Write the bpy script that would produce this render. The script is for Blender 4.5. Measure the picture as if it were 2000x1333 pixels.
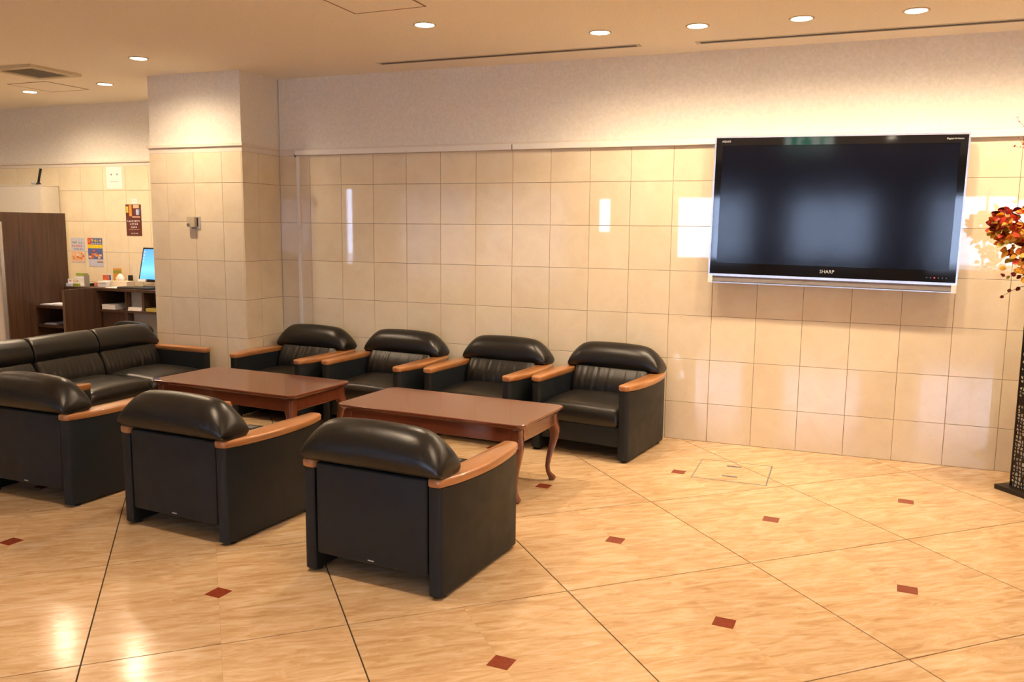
import bpy, bmesh, math, random
from mathutils import Vector, Matrix
random.seed(7)
for o in list(bpy.data.objects): bpy.data.objects.remove(o, do_unlink=True)
SC = bpy.context.scene
COL = SC.collection
PI = math.pi

# ------------------------------------------------------------------ camera, world, exposure
cam_d = bpy.data.cameras.new('camera'); cam = bpy.data.objects.new('camera', cam_d); COL.objects.link(cam)
cam_d.sensor_fit = 'HORIZONTAL'; cam_d.sensor_width = 36.0; cam_d.lens = 1638.92/2000*36.0
cam_d.clip_start = 0.05; cam_d.clip_end = 200
Rm = Matrix(((0.9295100464228023, -0.3641393129003656, -0.05842631598457618),
             (0.36866051824164214, 0.9217386212351351, 0.12036335162064962),
             (0.01002476378194309, -0.1334184204823379, 0.9910090964199644)))
base = Matrix(((1, 0, 0), (0, 0, -1), (0, 1, 0)))          # camera local -> looks along +Y
cam.matrix_world = Matrix.Translation((2.348512, -5.92667, 1.49329)) @ (Rm @ base).to_4x4()
SC.camera = cam

world = bpy.data.worlds.new('daylight'); SC.world = world; world.use_nodes = True
bg = world.node_tree.nodes['Background']; bg.inputs[0].default_value = (0.56, 0.70, 1.0, 1); bg.inputs[1].default_value = 7.2

SC.view_settings.view_transform = 'Standard'; SC.view_settings.look = 'None'
SC.view_settings.gamma = 1; SC.view_settings.use_curve_mapping = False
SC.view_settings.exposure = 1.10
SC.cycles.max_bounces = 10; SC.cycles.diffuse_bounces = 5; SC.cycles.glossy_bounces = 5
SC.cycles.transmission_bounces = 6
SC.cycles.sample_clamp_indirect = 6

LAMP_W = 46.0            # watts of one recessed downlight
LAMP_COL = (1.0, 0.745, 0.49)
CEIL = 2.69
# the eight downlights that the photograph shows (x, y)
LAMPS = [(-0.064, -1.286), (0.866, -0.756), (1.454, -0.732), (2.036, -0.716), (2.626, -0.695),
         (-2.509, -1.065), (-3.672, -0.290), (-4.692, -0.191)]
# unseen downlights: first two continue the wall row, the rest added for general light
LAMPS_UNSEEN = [(3.22, -0.70), (3.85, -0.70), (-0.2, -3.4), (2.1, -3.4), (4.3, -3.2),
             (-4.6, -2.6), (-5.8, -0.8), (0.2, -6.0), (2.8, -6.2), (5.0, -5.6), (-4.8, -5.4)]

# ------------------------------------------------------------------ materials
def new_mat(name):
    m = bpy.data.materials.new(name); m.use_nodes = True
    nt = m.node_tree; b = nt.nodes['Principled BSDF']
    return m, nt, b
def setp(b, **k):
    names = {'rough': 'Roughness', 'metal': 'Metallic', 'spec': 'Specular IOR Level', 'coat': 'Coat Weight', 'coatr': 'Coat Roughness', 'ior': 'IOR', 'trans': 'Transmission Weight', 'alpha': 'Alpha'}
    for a, v in k.items(): b.inputs[names[a]].default_value = v
def N(nt, t, **k):
    n = nt.nodes.new(t)
    for a, v in k.items(): setattr(n, a, v)
    return n
def plain(name, col, rough=0.5, noise=0.08, scale=30, bump=0.0, **k):
    m, nt, b = new_mat(name); setp(b, rough=rough, **k)
    tc = N(nt, 'ShaderNodeTexCoord'); no = N(nt, 'ShaderNodeTexNoise'); no.inputs['Scale'].default_value = scale
    no.inputs['Detail'].default_value = 4
    nt.links.new(tc.outputs['Object'], no.inputs['Vector'])
    cr = N(nt, 'ShaderNodeValToRGB')
    cr.color_ramp.elements[0].position = 0.3; cr.color_ramp.elements[1].position = 0.7
    cr.color_ramp.elements[0].color = (*[c*(1-noise) for c in col], 1); cr.color_ramp.elements[1].color = (*[min(1, c*(1+noise)) for c in col], 1)
    nt.links.new(no.outputs['Fac'], cr.inputs['Fac']); nt.links.new(cr.outputs['Color'], b.inputs['Base Color'])
    if bump:
        bp = N(nt, 'ShaderNodeBump'); bp.inputs['Strength'].default_value = bump; bp.inputs['Distance'].default_value = 0.002
        nt.links.new(no.outputs['Fac'], bp.inputs['Height']); nt.links.new(bp.outputs['Normal'], b.inputs['Normal'])
    return m
def emit(name, col, s):
    m, nt, b = new_mat(name); b.inputs['Base Color'].default_value = (*col, 1)
    b.inputs['Emission Color'].default_value = (*col, 1); b.inputs['Emission Strength'].default_value = s
    return m

def marble_wall():
    m, nt, b = new_mat('polished_cream_marble'); setp(b, rough=0.025, spec=0.62)
    g = N(nt, 'ShaderNodeNewGeometry'); oi = N(nt, 'ShaderNodeObjectInfo')
    cmb = N(nt, 'ShaderNodeVectorMath', operation='MULTIPLY_ADD')
    sc = N(nt, 'ShaderNodeCombineXYZ')
    for i in range(3): nt.links.new(oi.outputs['Random'], sc.inputs[i])
    cmb.inputs[1].default_value = (37, 53, 71)
    nt.links.new(sc.outputs[0], cmb.inputs[0]); nt.links.new(g.outputs['Position'], cmb.inputs[2])
    n1 = N(nt, 'ShaderNodeTexNoise'); n1.inputs['Scale'].default_value = 5.5; n1.inputs['Detail'].default_value = 7; n1.inputs['Distortion'].default_value = 0.8
    n2 = N(nt, 'ShaderNodeTexNoise'); n2.inputs['Scale'].default_value = 16; n2.inputs['Detail'].default_value = 8; n2.inputs['Distortion'].default_value = 1.8
    nt.links.new(cmb.outputs[0], n1.inputs['Vector']); nt.links.new(cmb.outputs[0], n2.inputs['Vector'])
    r1 = N(nt, 'ShaderNodeValToRGB'); e = r1.color_ramp.elements
    e[0].position = 0.25; e[0].color = (0.79, 0.68, 0.48, 1); e[1].position = 0.75; e[1].color = (0.86, 0.77, 0.57, 1)
    nt.links.new(n1.outputs['Fac'], r1.inputs['Fac'])
    r2 = N(nt, 'ShaderNodeValToRGB'); e = r2.color_ramp.elements       # thin darker veins
    e[0].position = 0.485; e[0].color = (0, 0, 0, 1); e[1].position = 0.5; e[1].color = (1, 1, 1, 1)
    x = r2.color_ramp.elements.new(0.515); x.color = (0, 0, 0, 1)
    nt.links.new(n2.outputs['Fac'], r2.inputs['Fac'])
    ml = N(nt, 'ShaderNodeMath', operation='MULTIPLY'); ml.inputs[1].default_value = 0.16
    nt.links.new(r2.outputs['Color'], ml.inputs[0])
    mx = N(nt, 'ShaderNodeMix', data_type='RGBA'); nt.links.new(ml.outputs[0], mx.inputs['Factor'])
    nt.links.new(r1.outputs['Color'], mx.inputs['A']); mx.inputs['B'].default_value = (0.60, 0.40, 0.22, 1)
    hs = N(nt, 'ShaderNodeHueSaturation'); mr = N(nt, 'ShaderNodeMapRange')
    mr.inputs['To Min'].default_value = 0.97; mr.inputs['To Max'].default_value = 1.03
    nt.links.new(oi.outputs['Random'], mr.inputs['Value']); nt.links.new(mr.outputs[0], hs.inputs['Value'])
    nt.links.new(mx.outputs['Result'], hs.inputs['Color']); nt.links.new(hs.outputs[0], b.inputs['Base Color'])
    return m
FLOOR_TH = 0.7317
def marble_floor():
    m, nt, b = new_mat('polished_streaked_floor_stone'); setp(b, rough=0.16, spec=0.5)
    g = N(nt, 'ShaderNodeNewGeometry'); oi = N(nt, 'ShaderNodeObjectInfo')
    rot = N(nt, 'ShaderNodeVectorRotate', rotation_type='Z_AXIS'); rot.inputs['Angle'].default_value = -FLOOR_TH + 0.10
    nt.links.new(g.outputs['Position'], rot.inputs['Vector'])
    mp = N(nt, 'ShaderNodeMapping'); mp.inputs['Scale'].default_value = (2.0, 9.0, 1.0)
    nt.links.new(rot.outputs[0], mp.inputs['Vector'])
    sc = N(nt, 'ShaderNodeCombineXYZ')
    for i in range(3): nt.links.new(oi.outputs['Random'], sc.inputs[i])
    cmb = N(nt, 'ShaderNodeVectorMath', operation='MULTIPLY_ADD'); cmb.inputs[1].default_value = (31, 57, 19)
    nt.links.new(sc.outputs[0], cmb.inputs[0]); nt.links.new(mp.outputs[0], cmb.inputs[2])
    n1 = N(nt, 'ShaderNodeTexNoise'); n1.inputs['Scale'].default_value = 2.5; n1.inputs['Detail'].default_value = 9; n1.inputs['Roughness'].default_value = 0.62; n1.inputs['Distortion'].default_value = 1.1
    nt.links.new(cmb.outputs[0], n1.inputs['Vector'])
    r1 = N(nt, 'ShaderNodeValToRGB'); e = r1.color_ramp.elements
    e[0].position = 0.24; e[0].color = (0.45, 0.26, 0.12, 1); e[1].position = 0.74; e[1].color = (0.78, 0.62, 0.43, 1)
    x = e.new(0.43); x.color = (0.60, 0.40, 0.21, 1); x = e.new(0.58); x.color = (0.69, 0.50, 0.30, 1)
    nt.links.new(n1.outputs['Fac'], r1.inputs['Fac'])
    n2 = N(nt, 'ShaderNodeTexNoise'); n2.inputs['Scale'].default_value = 0.8; n2.inputs['Detail'].default_value = 5; n2.inputs['Distortion'].default_value = 2.0
    nt.links.new(cmb.outputs[0], n2.inputs['Vector'])
    r2 = N(nt, 'ShaderNodeValToRGB'); e = r2.color_ramp.elements
    e[0].position = 0.48; e[0].color = (0, 0, 0, 1); e[1].position = 0.5; e[1].color = (1, 1, 1, 1); x = e.new(0.52); x.color = (0, 0, 0, 1)
    nt.links.new(n2.outputs['Fac'], r2.inputs['Fac'])
    ml = N(nt, 'ShaderNodeMath', operation='MULTIPLY'); ml.inputs[1].default_value = 0.25; nt.links.new(r2.outputs['Color'], ml.inputs[0])
    mx = N(nt, 'ShaderNodeMix', data_type='RGBA'); nt.links.new(ml.outputs[0], mx.inputs['Factor'])
    nt.links.new(r1.outputs['Color'], mx.inputs['A']); mx.inputs['B'].default_value = (0.85, 0.68, 0.48, 1)
    hs = N(nt, 'ShaderNodeHueSaturation'); mr = N(nt, 'ShaderNodeMapRange')
    mr.inputs['To Min'].default_value = 0.95; mr.inputs['To Max'].default_value = 1.04
    nt.links.new(oi.outputs['Random'], mr.inputs['Value']); nt.links.new(mr.outputs[0], hs.inputs['Value'])
    nt.links.new(mx.outputs['Result'], hs.inputs['Color']); nt.links.new(hs.outputs[0], b.inputs['Base Color'])
    return m
def leather(name, col, rough, bump, scale=220):
    m, nt, b = new_mat(name); setp(b, rough=rough, spec=0.5); b.inputs['Base Color'].default_value = (*col, 1)
    tc = N(nt, 'ShaderNodeTexCoord'); v = N(nt, 'ShaderNodeTexVoronoi'); v.inputs['Scale'].default_value = scale
    n = N(nt, 'ShaderNodeTexNoise'); n.inputs['Scale'].default_value = 14; n.inputs['Detail'].default_value = 6
    nt.links.new(tc.outputs['Object'], v.inputs['Vector']); nt.links.new(tc.outputs['Object'], n.inputs['Vector'])
    bp = N(nt, 'ShaderNodeBump'); bp.inputs['Strength'].default_value = bump; bp.inputs['Distance'].default_value = 0.001
    nt.links.new(v.outputs['Distance'], bp.inputs['Height'])
    bp2 = N(nt, 'ShaderNodeBump'); bp2.inputs['Strength'].default_value = 0.25; bp2.inputs['Distance'].default_value = 0.004
    nt.links.new(n.outputs['Fac'], bp2.inputs['Height']); nt.links.new(bp.outputs['Normal'], bp2.inputs['Normal'])
    nt.links.new(bp2.outputs['Normal'], b.inputs['Normal'])
    mr = N(nt, 'ShaderNodeMapRange'); mr.inputs['To Min'].default_value = rough*0.8; mr.inputs['To Max'].default_value = rough*1.25
    nt.links.new(n.outputs['Fac'], mr.inputs['Value']); nt.links.new(mr.outputs[0], b.inputs['Roughness'])
    return m
def wood(name, c1, c2, rough, sc=(1, 14, 14), coat=0.0, scale=3.0):
    m, nt, b = new_mat(name); setp(b, rough=rough, coat=coat, coatr=0.08)
    tc = N(nt, 'ShaderNodeTexCoord'); mp = N(nt, 'ShaderNodeMapping'); mp.inputs['Scale'].default_value = sc
    n = N(nt, 'ShaderNodeTexNoise'); n.inputs['Scale'].default_value = scale; n.inputs['Detail'].default_value = 7; n.inputs['Distortion'].default_value = 0.6
    nt.links.new(tc.outputs['Object'], mp.inputs['Vector']); nt.links.new(mp.outputs[0], n.inputs['Vector'])
    r = N(nt, 'ShaderNodeValToRGB'); r.color_ramp.elements[0].position = 0.32; r.color_ramp.elements[1].position = 0.68
    r.color_ramp.elements[0].color = (*c1, 1); r.color_ramp.elements[1].color = (*c2, 1)
    nt.links.new(n.outputs['Fac'], r.inputs['Fac']); nt.links.new(r.outputs['Color'], b.inputs['Base Color'])
    return m
def speckle(name, col, rough, bump, scale):
    m, nt, b = new_mat(name); setp(b, rough=rough, spec=0.3)
    g = N(nt, 'ShaderNodeNewGeometry'); n = N(nt, 'ShaderNodeTexNoise'); n.inputs['Scale'].default_value = scale; n.inputs['Detail'].default_value = 5; n.inputs['Roughness'].default_value = 0.7
    nt.links.new(g.outputs['Position'], n.inputs['Vector'])
    r = N(nt, 'ShaderNodeValToRGB'); r.color_ramp.elements[0].position = 0.3; r.color_ramp.elements[1].position = 0.7
    r.color_ramp.elements[0].color = (*[c*0.90 for c in col], 1); r.color_ramp.elements[1].color = (*[min(1, c*1.06) for c in col], 1)
    nt.links.new(n.outputs['Fac'], r.inputs['Fac']); nt.links.new(r.outputs['Color'], b.inputs['Base Color'])
    bp = N(nt, 'ShaderNodeBump'); bp.inputs['Strength'].default_value = bump; bp.inputs['Distance'].default_value = 0.003
    nt.links.new(n.outputs['Fac'], bp.inputs['Height']); nt.links.new(bp.outputs['Normal'], b.inputs['Normal'])
    return m

M_WALL = marble_wall(); M_FLOOR = marble_floor()
M_PAPER = speckle('textured_wallpaper', (0.86, 0.83, 0.74), 0.85, 0.5, 55)
M_CEIL = speckle('painted_ceiling', (0.93, 0.88, 0.78), 0.9, 0.1, 120)
M_GROUT = plain('brown_grout', (0.30, 0.19, 0.12), 0.9)
M_FGROUT = plain('dark_floor_joint', (0.05, 0.032, 0.022), 0.8)
M_RED = plain('red_brown_inset_stone', (0.26, 0.050, 0.022), 0.2, 0.15, 60)
M_RAIL = plain('white_painted_rail', (0.88, 0.86, 0.78), 0.45, 0.02)
M_TRIM = plain('cream_painted_trim', (0.80, 0.73, 0.62), 0.5, 0.03)
M_LEATHER = leather('black_leather', (0.008, 0.008, 0.008), 0.30, 0.25)
M_SOFT = leather('worn_black_leather', (0.012, 0.011, 0.010), 0.31, 0.35)
M_VINYL = leather('matt_black_vinyl', (0.011, 0.015, 0.019), 0.50, 0.4, 320)
for _m in (M_VINYL,): _m.node_tree.nodes['Principled BSDF'].inputs['Specular IOR Level'].default_value = 0.35
M_ARM = wood('orange_brown_wood', (0.38, 0.155, 0.050), (0.50, 0.225, 0.080), 0.30, (10, 1.2, 10), 0.5)
M_CHERRY = wood('red_brown_cherry_wood', (0.155, 0.043, 0.021), (0.180, 0.053, 0.026), 0.18, (1.2, 8, 3), 0.6)
M_WENGE = wood('dark_brown_wood_grain', (0.046, 0.023, 0.014), (0.095, 0.048, 0.029), 0.45, (22, 22, 1), 0.0, 2.2)
M_BLACK = plain('black_plastic', (0.012, 0.012, 0.013), 0.4)
M_GLOSSBLACK = plain('gloss_black_bezel', (0.006, 0.006, 0.007), 0.05, spec=0.6)
M_SCREEN, _nt, _b = new_mat('matt_black_screen'); setp(_b, rough=0.115, spec=0.26); _b.inputs['Base Color'].default_value = (0.004, 0.0045, 0.010, 1)
M_SILVER = plain('silver_metal', (0.62, 0.62, 0.66), 0.3, metal=0.8)
M_GREYMETAL = plain('grey_metal_strip', (0.20, 0.20, 0.20), 0.5, metal=0.0)
M_WHITE = plain('white_plastic', (0.82, 0.80, 0.78), 0.4, 0.02)
M_PAPERW = plain('white_paper', (0.86, 0.84, 0.82), 0.7, 0.02)
M_GREY = plain('grey_board', (0.30, 0.29, 0.27), 0.6, 0.04)
M_DPLATE = plain('dark_grey_floor_plate', (0.055, 0.050, 0.045), 0.4)
M_CREAMPANEL = plain('cream_white_panel', (0.66, 0.62, 0.54), 0.5, 0.02)
M_LENS = emit('lit_lamp_lens', (1.0, 0.86, 0.66), 26.0)
M_LAMPRING = plain('white_lamp_ring', (0.62, 0.52, 0.40), 0.4, 0.02)
M_LED = emit('red_standby_led', (1.0, 0.03, 0.03), 4.0)
M_DESK = emit('lit_blue_monitor_picture', (0.10, 0.42, 1.0), 0.36)
M_LOGO = plain('silver_lettering', (0.55, 0.57, 0.58), 0.4, 0.0)

# ------------------------------------------------------------------ mesh helpers
def mk(name, bm, mat, parent=None, smooth=False, loc=None):
    bmesh.ops.recalc_face_normals(bm, faces=bm.faces)
    me = bpy.data.meshes.new(name); bm.to_mesh(me); bm.free()
    for mm in (mat if isinstance(mat, (list, tuple)) else [mat]): me.materials.append(mm)
    if smooth:
        for p in me.polygons: p.use_smooth = True
    o = bpy.data.objects.new(name, me); COL.objects.link(o)
    if parent is not None: o.parent = parent
    if loc is not None: o.location = loc
    return o
def tag(o, label, cat, group=None, kind=None):
    if label: o['label'] = label
    if cat: o['category'] = cat
    if group: o['group'] = group
    if kind: o['kind'] = kind
    return o
def thing(name, label, cat, loc=(0, 0, 0), rz=0.0, group=None):
    o = bpy.data.objects.new(name, None); COL.objects.link(o); o.empty_display_size = 0.1
    o.location = loc; o.rotation_euler = (0, 0, rz)
    return tag(o, label, cat, group)
def box(bm, x0, x1, y0, y1, z0, z1, bev=0.0, seg=2):
    vs = [bm.verts.new(p) for p in ((x0, y0, z0), (x1, y0, z0), (x1, y1, z0), (x0, y1, z0), (x0, y0, z1), (x1, y0, z1), (x1, y1, z1), (x0, y1, z1))]
    fs = [bm.faces.new([vs[i] for i in f]) for f in ((0, 3, 2, 1), (4, 5, 6, 7), (0, 1, 5, 4), (1, 2, 6, 5), (2, 3, 7, 6), (3, 0, 4, 7))]
    if bev > 0:
        es = list({e for f in fs for e in f.edges})
        bmesh.ops.bevel(bm, geom=es, offset=bev, segments=seg, profile=0.6, affect='EDGES')
    return vs
def boxo(name, b, mat, parent=None, bev=0.0, seg=2, smooth=False):
    bm = bmesh.new(); box(bm, *b, bev=bev, seg=seg)
    o = mk(name, bm, mat, parent, smooth)
    if smooth: autosmooth(o)
    return o
def autosmooth(o, ang=0.6):
    me = o.data
    try: me.set_sharp_from_angle(angle=ang)
    except Exception: pass
def loft(bm, rings, cap=True, closed=True):
    R = [[bm.verts.new(p) for p in r] for r in rings]
    n = len(R[0])
    for a, b in zip(R, R[1:]):
        for i in range(n if closed else n-1):
            j = (i+1) % n
            bm.faces.new((a[i], a[j], b[j], b[i]))
    if cap:
        bm.faces.new(list(reversed(R[0]))); bm.faces.new(R[-1])
    return R
def cyl(bm, c, r, z0, z1, n=24, r2=None):
    r2 = r if r2 is None else r2
    loft(bm, [[(c[0]+r*math.cos(2*PI*i/n), c[1]+r*math.sin(2*PI*i/n), z0) for i in range(n)],
              [(c[0]+r2*math.cos(2*PI*i/n), c[1]+r2*math.sin(2*PI*i/n), z1) for i in range(n)]])
def tube(bm, pts, rad, n=6):
    rings = []
    for i, p in enumerate(pts):
        p = Vector(p); a = Vector(pts[max(0, i-1)]); b = Vector(pts[min(len(pts)-1, i+1)])
        t = (b-a).normalized(); u = t.cross(Vector((0.3, 0.9, 0.2))).normalized(); v = t.cross(u)
        r = rad[i] if isinstance(rad, (list, tuple)) else rad
        rings.append([tuple(p + u*r*math.cos(2*PI*k/n) + v*r*math.sin(2*PI*k/n)) for k in range(n)])
    loft(bm, rings)
def copy_tree(o, parent=None):
    c = o.copy(); COL.objects.link(c)
    if parent is not None: c.parent = parent
    for ch in list(o.children): copy_tree(ch, c)
    return c
def subsurf(o, lv=1):
    md = o.modifiers.new('smooth', 'SUBSURF'); md.levels = lv; md.render_levels = lv
def text(body, size, loc, rot, mat, parent, name='lettering', shear=0.0, width=None, ext=0.0008):
    cu = bpy.data.curves.new(name, 'FONT'); cu.body = body; cu.size = size; cu.align_x = 'CENTER'; cu.align_y = 'CENTER'; cu.extrude = ext; cu.shear = shear; cu.resolution_u = 3
    t = bpy.data.objects.new(name, cu); COL.objects.link(t)
    bpy.context.view_layer.update()
    dg = bpy.context.evaluated_depsgraph_get(); me = bpy.data.meshes.new_from_object(t.evaluated_get(dg))
    bpy.data.objects.remove(t, do_unlink=True)
    if width:
        xs = [v.co.x for v in me.vertices]; w = max(xs)-min(xs)
        for v in me.vertices: v.co.x *= width/w
    me.materials.clear(); me.materials.append(mat)
    o = bpy.data.objects.new(name, me); COL.objects.link(o); o.parent = parent; o.location = loc; o.rotation_euler = rot
    return o

# ------------------------------------------------------------------ room shell
XL, XR, YB = -8.6, 6.4, -9.6        # left wall, right wall, wall behind the camera
YL = 0.567                          # tiled wall of the left recess
CX0, CX1, CYF = -3.040, -2.098, -0.472   # projecting pillar
TW, TH, Z6, ZTOP = 0.30, 0.3109, 0.2748, 2.070
ROWS = [0.0, Z6] + [Z6+TH*k for k in range(1, 6)] + [ZTOP]
GAP = 0.0013

def struct(o): o['kind'] = 'structure'; return o
wall_back = struct(boxo('wall_back', (CX1, XR, 0.009, 0.20, 0, CEIL), M_PAPER))
wall_pillar = struct(boxo('wall_pillar', (CX0+0.009, CX1-0.009, CYF+0.009, 0.20, 0, CEIL), M_PAPER))
wall_recess = struct(boxo('wall_recess', (XL, CX0+0.009, YL+0.009, YL+0.20, 0, CEIL), M_PAPER))
boxo('pillar_return', (CX0+0.009, CX0+0.15, 0.201, YL+0.009, 0, CEIL), M_PAPER, wall_pillar)
tile_meshes = {}
def wall_tile(parent, axis, a0, a1, z0, z1, plane):
    """one polished stone tile, 9 mm thick, with an eased edge, on a wall facing -Y ('y'), +X ('x') or -X ('-x')"""
    w, h = round(a1-a0-2*GAP, 4), round(z1-z0-2*GAP, 4)
    key = (axis, w, h)
    if key not in tile_meshes:
        bm = bmesh.new(); t = 0.009; e = 0.0012
        if axis == 'y':
            R = [[(0, t, 0), (w, t, 0), (w, t, h), (0, t, h)], [(0, e, 0), (w, e, 0), (w, e, h), (0, e, h)], [(e, 0, e), (w-e, 0, e), (w-e, 0, h-e), (e, 0, h-e)]]
        else:
            s = -1 if axis == 'x' else 1
            R = [[(s*t, 0, 0), (s*t, w, 0), (s*t, w, h), (s*t, 0, h)], [(s*e, 0, 0), (s*e, w, 0), (s*e, w, h), (s*e, 0, h)], [(0, e, e), (0, w-e, e), (0, w-e, h-e), (0, e, h-e)]]
        loft(bm, R)
        bmesh.ops.recalc_face_normals(bm, faces=bm.faces)
        me = bpy.data.meshes.new('tile'); bm.to_mesh(me); bm.free(); me.materials.append(M_WALL); tile_meshes[key] = me
    o = bpy.data.objects.new('tile', tile_meshes[key]); COL.objects.link(o); o.parent = parent
    o.location = (a0+GAP, plane, z0+GAP) if axis == 'y' else (plane, a0+GAP, z0+GAP)
    return o
def grout(parent, b): boxo('joint_backing', b, M_GROUT, parent)
# main wall: joints every 30 cm
grout(wall_back, (CX1, XR, 0.004, 0.0091, 0, ZTOP))
for k in range(7):
    for i in range(-7, 13): wall_tile(wall_back, 'y', max(CX1, i*TW), (i+1)*TW, ROWS[k], ROWS[k+1], 0.0)
bm = bmesh.new()
for k in range(7):
    for i in range(13, 21): box(bm, i*TW+GAP, (i+1)*TW-GAP, 0.0, 0.009, ROWS[k]+GAP, ROWS[k+1]-GAP)
o = mk('tile_field', bm, M_WALL, wall_back); o['kind'] = 'stuff'
# pillar, front and both sides
grout(wall_pillar, (CX0+0.006, CX1-0.006, CYF+0.0045, CYF+0.0091, 0, ZTOP))
grout(wall_pillar, (CX1-0.0091, CX1-0.0045, CYF+0.006, 0.0035, 0, ZTOP))
grout(wall_pillar, (CX0+0.0045, CX0+0.0091, CYF+0.006, YL-0.001, 0, ZTOP))
for k in range(7):
    xs = [CX0+0.0, -2.863, -2.582, -2.301, CX1-0.009]
    for a, b in zip(xs, xs[1:]): wall_tile(wall_pillar, 'y', a, b, ROWS[k], ROWS[k+1], CYF)
    ys = [CYF, -0.278, 0.0-0.0]
    for a, b in zip([CYF, -0.278], [-0.278, -0.001]): wall_tile(wall_pillar, 'x', a, b, ROWS[k], ROWS[k+1], CX1)
    for a, b in zip([CYF+0.0091, -0.278, 0.02, 0.31], [-0.278, 0.02, 0.31, YL-0.001]): wall_tile(wall_pillar, '-x', a, b, ROWS[k], ROWS[k+1], CX0)
# recess wall
grout(wall_recess, (XL, CX0+0.0045, YL+0.0045, YL+0.0091, 0, ZTOP))
for k in range(7):
    for i in range(0, 13):
        a = -4.987+0.3*i-1.8
        if a > CX0-0.05: continue
        wall_tile(wall_recess, 'y', a, min(a+0.3, CX0), ROWS[k], ROWS[k+1], YL)

bm = bmesh.new()
for k in range(7):
    for i in range(1, 8):
        a = -4.987-1.8-0.3*i
        if a+0.3 > XL: box(bm, max(a, XL)+GAP, a+0.3-GAP, YL, YL+0.009, ROWS[k]+GAP, ROWS[k+1]-GAP)
o = mk('tile_field', bm, M_WALL, wall_recess); o['kind'] = 'stuff'

# --- floor: 45-degree panels of four corner-cut stones with a red inset
S = 0.9077; FX, FY = 2.0299, -2.1460
UA = Vector((math.cos(FLOOR_TH), math.sin(FLOOR_TH), 0)); UB = Vector((-math.sin(FLOOR_TH), math.cos(FLOOR_TH), 0))
floor = struct(boxo('floor', (XL, XR, YB, YL+0.009, -0.12, -0.0055), M_FGROUT))
MAT_F = Matrix(((UA.x, UB.x, 0), (UA.y, UB.y, 0), (0, 0, 1)))
CUT = 0.056; JG = 0.0028; SG = 0.0001
def quarter_poly(qx, qy):
    """outline of one stone in panel coordinates; corner at the panel's centre is cut"""
    a0, a1 = (JG, S/2-SG) if qx == 0 else (S/2+SG, S-JG)
    b0, b1 = (JG, S/2-SG) if qy == 0 else (S/2+SG, S-JG)
    c = S/2
    if (qx, qy) == (0, 0): P = [(a0, b0), (a1, b0), (a1, b1-CUT), (a1-CUT, b1), (a0, b1)]
    if (qx, qy) == (1, 0): P = [(a0, b0), (a1, b0), (a1, b1), (a0+CUT, b1), (a0, b1-CUT)]
    if (qx, qy) == (1, 1): P = [(a0, b0+CUT), (a0+CUT, b0), (a1, b0), (a1, b1), (a0, b1)]
    if (qx, qy) == (0, 1): P = [(a0, b0), (a1-CUT, b0), (a1, b0+CUT), (a1, b1), (a0, b1)]
    return P
inside = lambda p: XL < p.x < XR and YB < p.y < YL+0.009
def world_pt(a, b): return Vector((FX, FY, 0)) + UA*(a*S) + UB*(b*S)
camM = cam.matrix_world.inverted()
def in_view(p):
    q = camM @ Vector((p.x, p.y, 0))
    if q.z > -0.3: return False
    u = 1000+1638.9*q.x/-q.z; v = 666.5-1638.9*q.y/-q.z
    return -260 < u < 2260 and 560 < v < 1650
qmesh = {}
for qx in (0, 1):
    for qy in (0, 1):
        bm = bmesh.new(); P = quarter_poly(qx, qy); e = 0.0003
        cx = sum(p[0] for p in P)/5; cy = sum(p[1] for p in P)/5
        tin = [(x+(cx-x)*0.0012, y+(cy-y)*0.0012) for x, y in P]
        rings = [[tuple(MAT_F @ Vector((x, y, z))) for x, y in pp] for pp, z in ((P, -0.006), (P, -e), (tin, 0.0))]
        loft(bm, rings); bmesh.ops.recalc_face_normals(bm, faces=bm.faces)
        me = bpy.data.meshes.new('tile'); bm.to_mesh(me); bm.free(); me.materials.append(M_FLOOR); qmesh[(qx, qy)] = me
bmr = bmesh.new(); r = CUT - 0.0012
loft(bmr, [[tuple(MAT_F @ Vector((x, y, z))) for x, y in ((r, 0), (0, r), (-r, 0), (0, -r))] for z in (-0.006, 0.0)])
bmesh.ops.recalc_face_normals(bmr, faces=bmr.faces)
red_me = bpy.data.meshes.new('inset_tile'); bmr.to_mesh(red_me); bmr.free(); red_me.materials.append(M_RED)
plain_me = red_me.copy(); plain_me.name = 'tile'; plain_me.materials.clear(); plain_me.materials.append(M_FLOOR)
bm_field = bmesh.new(); bm_red = bmesh.new()
def clipped(P3):
    """clip a floor stone to the room outline (recess wall, main wall, pillar)"""
    def clip(poly, f):
        out = []
        for i in range(len(poly)):
            p, q = poly[i], poly[(i+1) % len(poly)]; fp, fq = f(p), f(q)
            if fp >= 0: out.append(p)
            if (fp >= 0) != (fq >= 0): out.append(p + (q-p)*(fp/(fp-fq)))
        return out
    P = list(P3)
    for f in (lambda p: p.x-XL, lambda p: XR-p.x, lambda p: p.y-YB, lambda p: YL-p.y):
        P = clip(P, f)
        if len(P) < 3: return []
    if max(p.y for p in P) > CYF:      # near the main wall / pillar: keep the part in front of it
        cxm = sum(p.x for p in P)/len(P)
        lim = CYF if CX0 < cxm < CX1 else (0.0 if cxm >= CX1 else YL)
        P = clip(P, lambda p: lim-p.y)
        if len(P) < 3: return []
        if lim == YL and cxm <= CX0 and max(p.x for p in P) > CX0 and max(p.y for p in P) > CYF: P = clip(P, lambda p: CX0-p.x)
        if lim == 0.0 and min(p.x for p in P) < CX1: P = clip(P, lambda p: p.x-CX1) if max(p.y for p in P) > CYF else P
    return P
def poly_area(P): return 0.5*abs(sum(P[i].x*P[(i+1) % len(P)].y-P[(i+1) % len(P)].x*P[i].y for i in range(len(P))))
n_tiles = 0
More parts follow.
